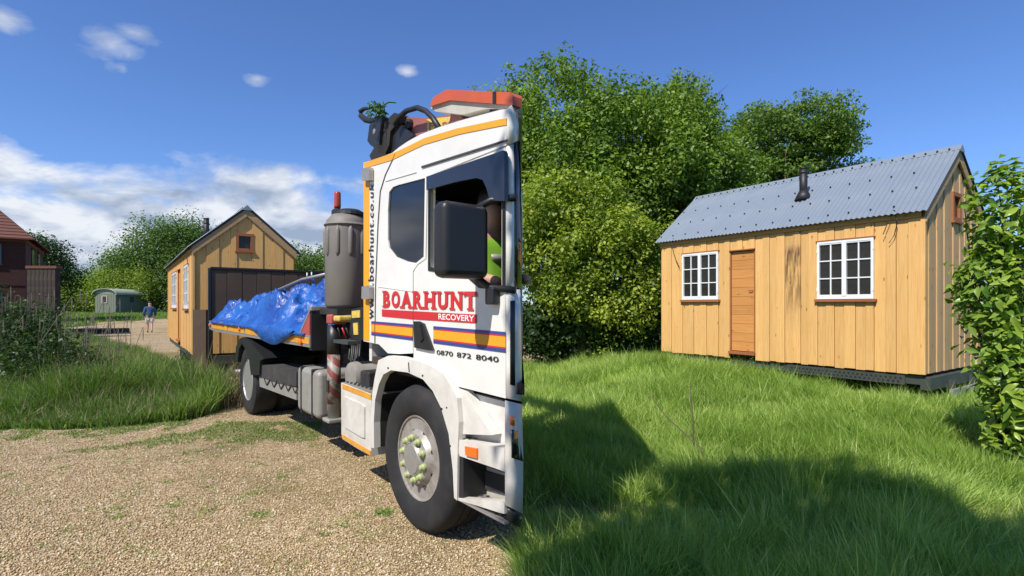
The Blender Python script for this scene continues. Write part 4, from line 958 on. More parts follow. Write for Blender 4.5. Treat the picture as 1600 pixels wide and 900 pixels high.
def uwprism(name, pts, v0, v1, mat, parent=None, holes=(), clamp=False, bev=0):
    """outline pts are (u, w); solid between v0 and v1"""
    loops = [list(pts)] + [list(h) for h in holes]
    flat = [p for l in loops for p in l]; n = len(flat)
    tris = tessellate_polygon([[Vector((a, b2, 0)) for a, b2 in l] for l in loops])
    V = [P(a, v0, b2) for a, b2 in flat] + [P(a, min(v1, vm(a)) if clamp else v1, b2) for a, b2 in flat]
    Fc = [tuple(t) for t in tris] + [tuple(i + n for i in t[::-1]) for t in tris]
    k = 0
    for l in loops:
        m = len(l)
        for i in range(m): a, b2 = k + i, k + (i + 1) % m; Fc.append((a, b2, b2 + n, a + n))
        k += m
    return mesh_obj(name, V, Fc, mat, parent or lorry)
def prism(name, px, v0, v1, mat, parent=None, holes=(), clamp=False):
    f = lambda l: [(U(x, v0), Wd(x, y, v0)) for x, y in l]
    return uwprism(name, f(px), v0, v1, mat, parent, [f(h) for h in holes], clamp)
def ubox(name, u0, u1, v0, v1, w0, w1, mat, parent=None, bev=0.0, clamp=False):
    c = [(u0, v0), (u1, v0), (u1, min(v1, vm(u1)) if clamp else v1), (u0, min(v1, vm(u0)) if clamp else v1)]
    V = [P(a, b2, w0) for a, b2 in c] + [P(a, b2, w1) for a, b2 in c]
    Fc = [(0, 1, 2, 3), (7, 6, 5, 4), (0, 4, 5, 1), (1, 5, 6, 2), (2, 6, 7, 3), (3, 7, 4, 0)]
    o = mesh_obj(name, V, Fc, mat, parent or lorry)
    if bev:
        bm = bmesh.new(); bm.from_mesh(o.data); bmesh.ops.bevel(bm, geom=bm.edges[:], offset=bev, segments=3, profile=.5, affect='EDGES'); bm.to_mesh(o.data); bm.free()
        o.data.polygons.foreach_set('use_smooth', [True] * len(o.data.polygons))
        md = o.modifiers.new('wn', 'WEIGHTED_NORMAL')
    return o
def wheel(name, u, w, prof, mat, parent, seg=48, v=0.0, smooth=True):
    V = []; Fc = []
    for (r_, a) in prof:
        for s_ in range(seg): t_ = 2 * math.pi * s_ / seg; V.append(P(u + r_ * math.cos(t_), v + a, w + r_ * math.sin(t_)))
    for i in range(len(prof) - 1):
        for s_ in range(seg): s2 = (s_ + 1) % seg; Fc.append((i * seg + s_, i * seg + s2, (i + 1) * seg + s2, (i + 1) * seg + s_))
    Fc += [tuple(range(seg)), tuple((len(prof) - 1) * seg + s_ for s_ in range(seg))]
    o = mesh_obj(name, V, Fc, mat, parent)
    o.data.polygons.foreach_set('use_smooth', [len(p_.vertices) == 4 for p_ in o.data.polygons])
    bm = bmesh.new(); bm.from_mesh(o.data)
    for e in bm.edges:
        if len(e.link_faces) == 2 and e.calc_face_angle(0) > math.radians(38): e.smooth = False
    bm.to_mesh(o.data); bm.free()
    return o
def vtube(name, pts, rad, mat, parent=None, seg=10): return tube(name, [P(*p) for p in pts], rad, mat, parent or lorry, seg)

# --- cab shell
top_px = [(568, 254), (592, 247), (613, 239), (624, 230), (637, 221), (657, 210), (688, 198), (720, 188), (750, 180), (780, 172), (791, 170)]
body = top_px + [(791, 227), (780, 231), (667, 276), (665, 404), (652, 413), (645, 424), (645, 552), (624, 553), (606, 552), (592, 538), (568, 533)]
qwin = [(606, 330), (608, 300), (614, 292), (622, 289), (664, 278), (662, 401), (650, 411), (636, 408.5), (618, 401), (608, 388), (606, 375)]
prism('cab_side', body, 0, .05, 'cab_white', holes=[qwin], clamp=True)
prism('quarter_window', [(605, 331), (607, 299), (613, 291), (622, 288), (663, 277.8), (661.5, 403), (650, 412), (636, 410), (617, 402), (607, 389), (605, 375)], .012, .022, 'glass')
dwin = [(671, 281), (740, 259), (784, 245), (784, 446), (776, 449), (750, 446), (732, 429), (700, 424), (671, 418)]
doorpx = [(668.3, 278), (780, 233.5), (790, 230), (790, 622.5), (780, 620), (740, 610), (704, 601), (694, 583), (671, 568), (646.3, 560), (646.3, 425), (653, 414.5), (666.5, 405)]
door = prism('cab_door', doorpx, -.004, .046, 'cab_white', holes=[dwin], clamp=True)
prism('window_seal', [(668.5, 279), (789, 238), (789, 244), (671, 283.5), (671, 417), (700, 423), (732, 428), (750, 445), (776, 448), (784.5, 446), (784.5, 247), (789, 245), (789, 450), (776, 453), (748, 450), (729, 433), (668.5, 423)], -.009, -.0045, 'black', door)
prism('wind_deflector', [(666, 276), (786, 235), (788, 240), (788, 314), (765, 313), (760, 294), (754, 281), (744, 278), (713, 284), (672, 295), (666, 297)], -.040, -.012, 'navy', door, clamp=True)
prism('door_handle', [(646, 502), (653, 502), (661, 506), (668, 525), (676, 548), (668, 547.5), (647, 543)], -.022, -.0045, 'black', door)
prism('handle_grip', [(651, 507), (656, 507), (660, 530), (656, 534), (652, 528)], -.034, -.0225, 'mirror_black', door)
prism('roof_gutter', [(658, 259.5), (791, 217.5), (791, 220), (658, 262)], -.010, -.001, 'seam')
prism('panel_seam', [(617, 240), (618.2, 240), (602.5, 273), (594.5, 299), (591, 350), (587, 450), (586, 536), (584.8, 536), (585.8, 450), (589.7, 350), (593.2, 299), (601.2, 273)], -.004, -.001, 'seam')
prism('crease', [(602, 281), (650, 268), (650, 269.5), (602, 283.5)], -.005, -.001, 'cab_white')
prism('lower_crease', [(590, 447), (645, 455), (645, 456), (590, 448.2)], -.004, -.001, 'cab_white')
# roof stripe and pillar stripe
st = [(568, 254.5), (613, 239.5), (637, 228.6), (662, 216), (713, 200.8), (780, 186.5), (791, 184.5)]
sb = [(791, 195.2), (780, 197), (718, 209.5), (662, 226), (637, 238), (611, 250.5), (569, 263)]
prism('yellow_roof_stripe', st + sb, -.004, -.001, 'yellow')
prism('yellow_pillar_stripe', [(568, 263.5), (576.5, 261), (576.5, 532.5), (568, 531)], -.004, -.001, 'yellow')
# white roof and back, closed off towards the front
tu = [(U(x), Wd(x, y)) for x, y in top_px]
V = []; Fc = []
for (a, b2) in tu: V += [P(a, .001 if False else .0, b2), P(a, min(.12, vm(a)), b2 + .012), P(a, vm(a) * .999, b2 + .014)]
for i in range(len(tu) - 1):
    for c_ in range(2): Fc.append((i * 3 + c_, i * 3 + c_ + 1, i * 3 + c_ + 4, i * 3 + c_ + 3))
n0 = len(V); V += [v_ - Vector((0, 0, .03)) for v_ in V]
Fc += [tuple(i + n0 for i in q[::-1]) for q in list(Fc)]
V = [v_ + Vector((0, 0, .003)) for v_ in V]
mesh_obj('cab_roof', V, Fc, 'cab_white', lorry, smooth=True)
ub = U(568)
ubox('cab_back', ub - .05, ub - .001, .052, vm(ub - .03) - .01, 1.12, Wd(568, 258), 'cab_white')
ubox('cab_floor', U(812) + .02, ub - .06, .052, 2.0, 1.10, 1.16, 'inner', clamp=True)
# front closure
EX = 815.5; fr = [(U(EX, .13) + .002, .13), (ub - .002, vm(ub) - .004)]
V = []
for (a, b2) in fr:
    for w_ in (.42, 1.55, 2.45, 2.62): V.append(P(a, b2, w_))
fw_ = mesh_obj('front_panel', V[:2] + V[4:6], [(0, 1, 3, 2)], 'cab_white', lorry)
mesh_obj('windscreen', V[1:3] + V[5:7], [(0, 1, 3, 2)], 'glass', lorry); mesh_obj('header_panel', V[2:4] + V[6:8], [(0, 1, 3, 2)], 'cab_white', lorry)
lp = []
for a in (U(EX - 6, .1) + .02, -.6, 0, .5, ub - .06):
    for w_ in (1.17, 1.9, 2.58): lp.append(P(a, vm(a) - .045, w_))
mesh_obj('cab_dark_sheet', lp, [(i * 3 + j, i * 3 + j + 1, i * 3 + j + 4, i * 3 + j + 3) for i in range(4) for j in range(2)], 'black', lorry)  # black sheet added to stand in for the shade inside the cab
lp = []
for a in (-.9, -.4, .2, ub - .06): lp += [P(a, .055, 2.56), P(a, vm(a) - .05, 2.56)]
mesh_obj('cab_dark_ceiling', lp, [(i * 2, i * 2 + 1, i * 2 + 3, i * 2 + 2) for i in range(3)], 'black', lorry)  # black sheet under the roof, also added to darken the cab interior
# rounded front corner of the cab with pillar, bumper and lamp
def corner(name, ys, mat, xs=(791, 797, 803, 809, 813.5), vs=(0, .006, .025, .065, .13), dx=None, out=0.0, thick=.012, parent=None):
    V = []; Fc = []; m = len(xs)
    for off in (0, thick):
        for k, y in enumerate(ys):
            for x, v in zip(xs, vs):
                f_ = (x - xs[0]) / (xs[-1] - xs[0]); sh = (dx[k] * f_ if dx else 0); V.append(T(x + sh, y + (y - HZ) * .0017 * (x - 791), v - out * (1 - f_ * .6) + off))
    n = len(ys) * m
    for k in range(len(ys) - 1):
        for i in range(m - 1):
            a = k * m + i; Fc.append((a, a + 1, a + m + 1, a + m)); Fc.append((n + a, n + a + m, n + a + m + 1, n + a + 1))
    for i in range(m - 1): Fc += [(i, n + i, n + i + 1, i + 1), (n - m + i, n - m + i + 1, 2 * n - m + i + 1, 2 * n - m + i)]
    for k in range(len(ys) - 1): Fc += [(k * m, (k + 1) * m, n + (k + 1) * m, n + k * m), (k * m + m - 1, n + k * m + m - 1, n + (k + 1) * m + m - 1, (k + 1) * m + m - 1)]
    return mesh_obj(name, V, Fc, mat, parent or lorry, smooth=True)
corner('roof_corner', [171, 186, 205, 228], 'cab_white', dx=[-9, -5, -3, -1.5])
corner('corner_pillar', [229, 300, 380, 452], 'cab_white', xs=(791, 794, 797, 800, 804), vs=(0, .004, .012, .025, .05), dx=[-1, 0, 0, 0])
corner('windscreen_edge', [229, 300, 380, 452], 'glass', xs=(804.3, 807, 810, 812, 814), vs=(.05, .065, .09, .11, .13), dx=[-1.2, 0, 1, 1.2])
corner('corner_panel', [453, 520, 570, 622], 'cab_white', dx=[1.2, 1.6, 2, 2])
corner('wind_vane', [470, 520, 560, 600], 'mirror_black', xs=(797, 799, 801, 803, 805), vs=(.0, .004, .012, .02, .03), out=.012)
lw = corner('bumper_corner', [626, 660, 700, 745, 790], 'step_white', xs=(789, 796, 803, 809, 813.5), dx=[2, 3, 4, 4, 3], out=.045)
corner('headlamp', [668, 690, 712], 'glass', xs=(799, 803, 807, 811, 813.5), vs=(.012, .03, .055, .09, .135), dx=[2, 3, 4], out=.060, parent=lw)
corner('indicator_lamp', [648, 655, 662], 'marker', xs=(797, 800, 803, 806, 809), vs=(.004, .015, .028, .045, .07), dx=[2, 2, 2], out=.052, parent=lw)
corner('bumper_skirt', [791, 800, 812], 'mirror_black', xs=(789, 796, 803, 809, 813.5), dx=[3, 2, 0], out=.03)
# marker lamps on the rear pillar
for (y0, y1) in ((263.5, 282), (448, 467.5)):
    o = prism('clearance_lamp', [(565, y0), (575.5, y0 - 2.5), (576.5, y0 + 1), (576.5, y1 - 1), (575, y1), (566, y1), (564.5, y1 - 2)], -.045, -.005, 'alu')
# livery stripes
def ty(x): return 501.7 + .081 * (x - 580)
def by(x): return 523.5 + .1315 * (x - 580)
def band(x0, x1, f0, f1, mat, par, vv):
    g = lambda x, f: ty(x) + (by(x) - ty(x)) * f
    prism(mat + '_stripe', [(x0, g(x0, f0)), (x1, g(x1, f0)), (x1, g(x1, f1)), (x0, g(x0, f1))], vv - .003, vv, mat, par, clamp=False)
for (x0, x1, par, vv) in ((580, 644.5, lorry, -.001), (677, 789.5, door, -.005)):
    for (f0, f1, mt_) in ((0, .16, 'blue'), (.16, .23, 'red'), (.23, .74, 'yellow'), (.74, .81, 'red'), (.81, 1, 'blue')): band(x0, x1, f0, f1, mt_, par, vv)
band(647.5, 662, 0, .16, 'blue', door, -.005)
# lettering
def glyph_mesh(s, bold=0.0, sx=1.0):
    cu = bpy.data.curves.new('t', 'FONT'); cu.body = s; cu.offset = bold; cu.resolution_u = 3; cu.space_character = sx
    o = bpy.data.objects.new('t', cu); COL.objects.link(o); dg = bpy.context.evaluated_depsgraph_get(); dg.update()
    me = bpy.data.meshes.new_from_object(o.evaluated_get(dg)); vs = [(v_.co.x, v_.co.y) for v_ in me.vertices]; fs = [tuple(p_.vertices) for p_ in me.polygons]
    bpy.data.objects.remove(o); bpy.data.curves.remove(cu); bpy.data.meshes.remove(me)
    xs = [a for a, _ in vs]; ys = [b2 for _, b2 in vs]; x0, x1, y0, y1 = min(xs), max(xs), min(ys), max(ys)
    return [((a - x0) / (x1 - x0), (b2 - y0) / (y1 - y0)) for a, b2 in vs], fs
def put_text(name, vs, fs, quad, v, mat, parent):
    """quad: bottom-left, bottom-right, top-right, top-left of the writing in picture positions on plane v"""
    q = [(U(x, v), Wd(x, y, v)) for x, y in quad]; V = []
    for (s_, t_) in vs:
        a = [q[0][i] * (1 - s_) * (1 - t_) + q[1][i] * s_ * (1 - t_) + q[2][i] * s_ * t_ + q[3][i] * (1 - s_) * t_ for i in (0, 1)]
        V.append(P(a[0], v, a[1]))
    o = mesh_obj(name, V, fs, mat, parent, recalc=False)
    return o
def rect(x0, y0, x1, y1): return [(x0, y0), (x1, y0), (x1, y1), (x0, y1)]
serifs = {'B': [rect(-.12, 0, .35, .12), rect(-.12, .88, .35, 1)], 'O': [], 'A': [rect(-.14, 0, .34, .12), rect(.66, 0, 1.14, .12)],
          'R': [rect(-.12, 0, .42, .12), rect(-.12, .88, .35, 1), rect(.74, 0, 1.12, .12)],
          'H': [rect(-.12, 0, .36, .12), rect(.64, 0, 1.12, .12), rect(-.12, .88, .36, 1), rect(.64, .88, 1.12, 1)],
          'U': [rect(-.14, .88, .36, 1), rect(.64, .88, 1.14, 1)], 'N': [rect(-.12, 0, .36, .12), rect(-.14, .88, .30, 1), rect(.62, .88, 1.14, 1)],
          'T': [rect(.24, 0, .76, .12), rect(-.03, .72, .12, .9), rect(.88, .72, 1.03, .9)]}
cells = dict(zip('B O A R H U N T'.split(), [(598.5, 609), (611.5, 624.5), (626.5, 643), (645.5, 659.5), (663, 679.5), (684, 699.5), (704, 722), (725, 744.5)]))
sign = None
for L_, (xa, xb) in cells.items():
    gt = lambda x: 454.3 + (x - 597) * .008; gb = lambda x: 480.5 + (x - 597) * .033
    vs, fs = glyph_mesh(L_, .045)
    par, vv = (lorry, -.006) if xb < 645 else (door, -.010)
    quad = [(xa, gb(xa)), (xb, gb(xb)), (xb, gt(xb)), (xa, gt(xa))]
    put_text('red_letter', vs, fs, quad, vv, 'red', par)
    for j, s_ in enumerate(serifs[L_]): put_text('letter_serif', s_, [(0, 1, 2, 3)], quad, vv - .0012 - .0004 * j, 'red', par)
prism('red_banner', [(596.5, 483.3), (645, 486), (645, 498.8), (596.7, 494.2)], -.004, -.001, 'red')
prism('red_banner', [(645.6, 486), (744.5, 491.5), (744.5, 505), (645.6, 498.8)], -.008, -.005, 'red', door)
vs, fs = glyph_mesh('RECOVERY', .02); put_text('white_lettering', vs, fs, [(685, 499), (741, 502.6), (741, 493), (685, 490)], -.0095, 'letter_white', door)
vs, fs = glyph_mesh('www.boarhunt.co.uk', .012, 1.12); put_text('web_address', [(a, b2) for a, b2 in vs], fs, [(583.5, 498.5), (583.5, 286), (576.8, 286), (574.5, 498.5)], -.006, 'letter_black', lorry)
for w_, f0, f1 in (('0870', 0, .263), ('872', .326, .558), ('8040', .632, 1)):
    vs, fs = glyph_mesh(w_, .012); xa, xb = 682 + 97 * f0, 682 + 97 * f1
    put_text('phone_number', vs, fs, [(xa, 554 + 12.3 * f0), (xb, 554 + 12.3 * f1), (xb, 546.5 + 11 * f1), (xa, 546.5 + 11 * f0)], -.009, 'letter_black', door)

# --- wheel arch, wheels
outer = [(579, 700), (579, 650), (581, 620), (585, 592), (591, 563), (606, 556), (625, 557.5), (645, 562.5), (670, 570), (692, 583), (703, 601), (714, 622), (717, 660), (715, 700), (714, 782), (709.5, 778)]
inner = [(707.5, 735), (701, 678), (689, 637), (676, 611), (661, 593), (637, 582), (611, 578.5), (599, 585), (592, 600), (586, 625), (584, 660), (584.5, 700)]
arch = prism('wheel_arch', outer + inner, -.055, .0, 'step_white', clamp=True)
prism('arch_lining', inner + [(585.5, 700), (585, 660), (587, 625), (593, 601.5), (600, 586.5), (611, 580), (637, 583.5), (660.5, 594.5), (675, 612), (688, 638), (700, 679), (706.5, 735)][0:0] + [(583, 699), (582.5, 660), (584.5, 624), (590.5, 598.5), (598, 583.5), (611, 577), (637.5, 580.5), (662, 591.5), (677.5, 610), (690.5, 636.5), (702.5, 677.5), (709, 735)], .001, .34, 'chassis')
prism('arch_seam', [(637.5, 566), (639, 566.5), (640, 582), (638.5, 581.6)], -.0565, -.0555, 'black', arch)
for (x, y, r_) in ((606, 575, 1.2), (660, 587, 1.2), (689.5, 639, 1.6), (697.5, 637, 1), (703, 697, 1.2)):
    prism('rivet', [(x + r_ * math.cos(a), y + r_ * 1.3 * math.sin(a)) for a in np.linspace(0, 5.4, 7)], -.058, -.0555, 'black', arch)
ubox('arch_liner', -.72, .72, .34, .52, .30, 1.10, 'chassis', clamp=True)
ubox('arch_top', -.70, .74, .052, 1.2, 1.06, 1.095, 'chassis', clamp=True)
RW = .515
tprof = [(.285, .02), (.30, -.012), (.33, -.030), (.40, -.042), (.46, -.040), (.492, -.022), (.505, .0), (.515, .028), (.515, .075), (.505, .078), (.505, .088), (.515, .091), (.515, .145), (.505, .148), (.505, .158), (.515, .161), (.515, .215), (.505, .218), (.505, .228), (.515, .231), (.515, .27), (.49, .30), (.30, .29)]
fwheel = wheel('wheel', 0, RW, tprof, 'black_rubber', lorry, 64); fwheel['label'] = 'front wheel with yellow green nut caps'
wheel('rim', 0, RW, [(.302, -.002), (.297, -.016), (.288, -.014), (.282, .012), (.274, .085), (.264, .088), (.255, .070), (.182, -.024), (.172, -.036), (.160, -.038), (.125, -.038)], 'steel_rim', fwheel, 64)
wheel('hub_cap', 0, RW, [(.124, -.038), (.122, -.052), (.112, -.062), (.104, -.058), (.100, -.066), (.02, -.070)], 'alu', fwheel, 40)
me0 = None
for i in range(10):
    a = 2 * math.pi * (i + .3) / 10
    if me0 is None:
        nn_ = wheel('lug_nut', 0, 0, [(.027, -.0), (.027, -.016), (.021, -.022), (.018, -.036), (.010, -.042)], 'nut', None, 10); me0 = nn_.data; me0.transform(Matrix.Translation(-P(0, 0, 0))); nn_.parent = fwheel
    else: nn_ = link(bpy.data.objects.new('lug_nut', me0), fwheel)
    nn_.location = P(.146 * math.cos(a), -.037, RW + .146 * math.sin(a)) - P(0, 0, 0) 
for i in range(8):
    a = 2 * math.pi * (i + .5) / 8; cu_, cw_ = .218 * math.cos(a), RW + .218 * math.sin(a)
    V = [P(cu_ + .024 * math.cos(t_) * math.cos(a) - .024 * math.sin(t_) * math.sin(a), .0225 + 1.28 * .024 * math.cos(t_) - .004, cw_ + .024 * math.cos(t_) * math.sin(a) + .024 * math.sin(t_) * math.cos(a)) for t_ in np.linspace(0, 2 * math.pi, 13)[:-1]]
    V2 = [v_ + Vector((N2.x, N2.y, 0)) * .012 for v_ in V]
    mesh_obj('vent_hole', V + V2, [tuple(range(12)), tuple(range(23, 11, -1))] + [(k_, (k_ + 1) % 12, 12 + (k_ + 1) % 12, 12 + k_) for k_ in range(12)], 'black', fwheel)
UR = 5.10; RR = .50
rprof = [(.29, .03), (.31, -.01), (.36, -.02), (.44, -.02), (.48, -.005), (.495, .03), (.50, .05), (.50, .27), (.44, .30), (.44, .34), (.50, .37), (.50, .60), (.46, .64), (.30, .62)]
rwheel = wheel('wheel', UR, RR, rprof, 'black_rubber', lorry, 48, v=.02); rwheel['label'] = 'twin rear wheel with a bright silver dish'
wheel('rim', UR, RR, [(.30, .0), (.292, -.012), (.28, .0), (.27, .06), (.25, .15), (.18, .17), (.15, .12), (.10, .06), (.05, .055)], 'alu', rwheel, 40, v=.02)
wheel('wheel', UR, RR, [(r_, 2.45 - a) for r_, a in rprof], 'black_rubber', lorry, 32)
prism('mudguard', [(367.5, 566), (368.5, 542), (374, 530), (378, 527), (388, 531), (399, 544), (413, 560), (406, 564), (405, 586), (392, 586), (389, 562), (384, 546), (378, 537), (373.5, 545), (371, 566)], -.03, .68, 'mirror_black')
ubox('mud_flap', UR + .60, UR + .62, .05, .65, .22, .95, 'black')

# --- steps ahead of the front wheel
prism('sill_panel', [(706, 606), (790, 628), (790, 700), (716, 684), (715, 640)], .055, .085, 'step_white', clamp=True)
prism('sill_fairing', [(705, 604), (724, 612), (768, 680), (717, 678), (716, 625)], -.02, .05, 'step_white')
s_ = prism('step_panel', [(713.5, 687), (780, 699.5), (788, 701), (788, 737), (780, 734), (718, 712.5)], -.045, .04, 'step_white', clamp=True)
prism('marker_lamp', [(726, 697.5), (744.5, 701), (744.5, 716), (727, 711.5)], -.058, -.0455, 'marker', s_)
def tread(name, x0, x1, y0, v0, v1, th, mat='alu'):
    u0, u1 = U(x0, v0), U(x1, v0); w_ = Wd(x0, y0, v0)
    t_ = ubox(name, min(u0, u1), max(u0, u1), v0, v1, w_ - th, w_, mat, clamp=True)
    prt = []; k = 0; uu = min(u0, u1) + .03
    while uu < max(u0, u1) - .02:
        vv = v0 + .03 + (.02 if k % 2 else 0); 
        while vv < min(v1, vm(uu)) - .02:
            c_ = P(uu, vv, w_ + .001); prt.append(box_vf(c_.x - .010, c_.x + .010, c_.y - .006, c_.y + .006, c_.z, c_.z + .006)); vv += .042
        uu += .042; k += 1
    if prt:
        v, f = merge(prt); o = mesh_obj('tread_studs', v, f, 'chassis', t_); o['kind'] = 'stuff'
    return t_
tread('step_tread', 713.8, 788, 686.5, -.044, .20, .02)
prism('step_recess', [(722, 715), (790, 740), (790, 792), (722, 778)], .14, .16, 'cream', clamp=True)
prism('recess_vent', [(755, 735), (788, 745), (788, 772), (755, 763)], .125, .138, 'chassis', clamp=True)
prism('step_post', [(718, 712), (724, 714), (724, 782), (716, 781)], -.04, .13, 'mirror_black', clamp=True)
lt = prism('lower_step_panel', [(713, 781), (745, 790), (780, 801), (788, 803), (788, 786), (780, 783), (714.5, 778)], -.045, .0, 'step_white')
tread('lower_step_tread', 714.5, 788, 777.5, -.044, .14, .015)
# --- box step behind the wheel
tbx = prism('side_locker', [(533, 598), (580, 616), (580, 713), (557, 700), (535, 686), (533.5, 678)], -.01, .48, 'step_white')
prism('locker_door', [(536, 619), (566, 632), (569, 636), (569, 684.5), (564, 683), (539, 668), (536, 663)], -.022, -.0105, 'step_white', tbx)
prism('yellow_strip', [(534.5, 599.5), (579.5, 616.5), (579.5, 624.5), (534.5, 607)], -.015, -.0105, 'yellow_dirty', tbx)
prism('yellow_strip', [(534, 678.5), (579, 705), (579, 712), (534.5, 685)], -.015, -.0105, 'yellow_dirty', tbx)
tread('locker_tread', 534, 590, 597.2, -.005, .44, .015)
# --- fuel tank with straps, bands, brackets
tu0, tu1 = U(496), U(463.5); tz1 = Wd(463.5, 571); tz0 = Wd(463.5, 641)
ft = ubox('fuel_tank', tu0, tu1, 0, .66, tz0, tz1, 'tank_grey', bev=.06)
for a in (tu0 + .16, tu1 - .16): ubox('tank_strap', a - .02, a + .02, -.006, .668, tz0 - .006, tz1 + .006, 'black', ft, bev=.008)
ubox('end_panel', tu0 - .006, tu0 + .004, .10, .56, tz0 + .09, tz1 - .08, 'tank_grey', ft, bev=.003)
ubox('tank_bracket', tu0 - .10, tu1 + .02, .1, .9, tz0 - .03, tz0 - .008, 'chassis')
# canvas roll and side guard
canv = prism('canvas_roll', [(404, 571), (416, 570), (430, 573), (447, 579), (463, 581), (463, 604), (450, 602), (430, 597), (405, 588)], .0, .35, 'canvas')
sg = prism('side_guard', [(405, 588.5), (463, 606), (463, 625), (406, 604)], .01, .05, 'tank_grey')
for i in range(5):
    x = 411 + i * 11; prism('lacing', [(x, 589 + i * 3), (x + 1.3, 589.5 + i * 3), (x + 6, 602 + i * 3), (x + 4.8, 602 + i * 3)], .004, .0095, 'black', sg); prism('lacing', [(x + 10.5, 591 + i * 3.1), (x + 11.8, 592 + i * 3.1), (x + 6, 602.3 + i * 3), (x + 4.8, 602 + i * 3)], .0, .0039, 'black', sg)
# --- chassis
ubox('chassis_rail', .75, 8.0, .78, .88, .66, .95, 'chassis'); ubox('chassis_rail', 1.9, 8.0, 1.58, 1.68, .66, .95, 'chassis')
ubox('gearbox', 1.05, 2.3, .95, 1.55, .45, 1.05, 'chassis', bev=.04)
for i in range(7): ubox('cross_member', 2.1 + i * .95, 2.2 + i * .95, .885, 1.575, .7, .9, 'chassis')
wheel('air_tank', 1.42, .93, [(.05, 0), (.13, .02), (.14, .05), (.14, .5), (.05, .52)], 'tank_grey', lorry, 24, v=.05)
ubox('battery_box', .98, 1.16, .05, .8, .6, 1.02, 'chassis', bev=.02)
ubox('axle', UR - .06, UR + .06, .5, 2.0, RR - .06, RR + .06, 'chassis')
for i, (a, b2, c_) in enumerate(((5.9, .2, .55), (6.05, .35, .5), (6.25, .2, .6))): ubox('valve_unit', a, a + .12, b2, b2 + .15, c_, c_ + .42, 'galv', bev=.01)
vtube('rear_crossbar', [(7.2, .25, .38), (7.2, 2.2, .38)], .06, 'alu'); ubox('bar_hanger', 7.15, 7.25, .8, .9, .40, 1.1, 'chassis'); ubox('bar_hanger', 7.15, 7.25, 1.6, 1.7, .40, 1.1, 'chassis')
# --- load bed
bz1 = 1.285; bz0 = 1.15; ubf = U(484); ube = 8.0
ubox('bed_floor', ubf + .01, ube, .03, 2.42, bz0 + .03, bz1 - .03, 'chassis')
ubox('subframe', ubf + .2, ube - .2, .75, 1.7, .951, bz0 + .029, 'chassis')
prism('side_rail', [(327, 501), (484, 524), (484, 543), (336, 518), (327, 514)], -.02, .028, 'alu')
for (xa, xb) in ((331, 355), (356, 381), (383, 410), (411, 440), (441, 470)):
    g = lambda x, f: 503.5 + (x - 327) * (.150 + .02 * f) + f * 8.5
    prism('yellow_strip', [(xa, g(xa, .0)), (xb, g(xb, .0)), (xb, g(xb, 1)), (xa, g(xa, 1))], -.026, -.0205, 'yellow_dirty')
prism('yellow_strip', [(471, 526), (482.5, 528), (482.5, 538), (471, 535.5)], -.026, -.0205, 'yellow_dirty')
for (x, y) in ((331, 508), (378, 514), (474.5, 534)): wheel('side_marker', U(x), Wd(x, y), [(.035, -.03), (.035, -.045), (.015, -.052)], 'marker', lorry, 12)
prism('red_gusset', [(469, 521.5), (483.7, 487.5), (483.7, 524)], -.018, .02, 'red_faded')
prism('gusset_edge', [(466.5, 522), (482.5, 485), (484.5, 485), (469, 521.8)], -.022, .026, 'alu')
w480 = Wd(484, 480.5)
ubox('bulkhead_post', ubf - .07, ubf, -.01, .17, bz0 - .03, w480 - .03, 'mirror_black', bev=.006)
ubox('bulkhead_rail', ubf - .07, ubf + .01, -.01, 2.42, w480 - .029, w480 + .012, 'alu', bev=.006)
ubox('bulkhead_rail', ubf - .07, ubf, .171, 2.42, bz0 - .03, bz0 + .05, 'mirror_black')
ubox('bulkhead_post', ubf - .07, ubf, 2.2, 2.4, bz0 + .051, w480 - .03, 'mirror_black')
# tall dark tail ramp standing up at the back of the bed
rz0 = 1.10; rz1 = Wd(323, 421)
rampu = ube + .02
rp = ubox('tail_ramp', rampu + .02, rampu + .05, .02, 2.42, rz0, rz1, 'dark_board')
for i in range(9): ubox('plank', rampu - .004 * (i % 2), rampu + .019, .03 + i * .265, .03 + i * .265 + .255, rz0 + .02, rz1 - .03, 'dark_board', rp)
ubox('ramp_frame', rampu - .02, rampu + .07, -.02, .018, rz0 - .5, rz1 + .01, 'mirror_black', rp); ubox('ramp_frame', rampu - .02, rampu + .07, 2.422, 2.46, rz0, rz1 + .01, 'mirror_black', rp)
ubox('ramp_frame', rampu - .018, rampu + .068, .019, 2.421, rz1 + .0, rz1 + .035, 'black', rp)
# --- stabiliser leg, red headed, with red and white warning bands
vl = .12; ul = U(522, vl); lr = .062
yb = [(655, 597, 'galv'), (597.5, 555.5, None), (555, 510, 'galv')]
zb_, z1_, z2_, z3_ = Wd(522, 652, vl), Wd(522, 630, vl), Wd(522, 553, vl), Wd(522, 508, vl)
leg = vtube('stabiliser_leg', [(ul, vl, zb_), (ul, vl, z3_)], lr, 'tank_grey', seg=20)
m, nt, b = base_mat('hazard', .5); M['hazard'] = m
t = N(nt, 'ShaderNodeTexCoord'); sp = N(nt, 'ShaderNodeSeparateXYZ'); nt.links.new(t.outputs['Object'], sp.inputs[0])
ph = mth(nt, 'FRACT', mth(nt, 'ADD', mth(nt, 'MULTIPLY', sp.outputs[2], 6.2), mth(nt, 'MULTIPLY', sp.outputs[0], 6.0)))
c = mixc(nt, mth(nt, 'GREATER_THAN', ph, .5), (.36, .33, .28), (.25, .05, .04)); c = mixc(nt, ramp(nt, noise(nt, t.outputs['Object'], 14, 6, .7), [(.42, 0.), (.62, .9)]), c, (.10, .075, .055))
nt.links.new(c, b.inputs['Base Color'])
vtube('warning_sleeve', [(ul, vl, z1_), (ul, vl, z2_)], lr + .004, 'hazard', leg, 20)
vtube('upper_sleeve', [(ul, vl, z2_ + .002), (ul, vl, z3_)], lr + .006, 'mirror_black', leg, 20)
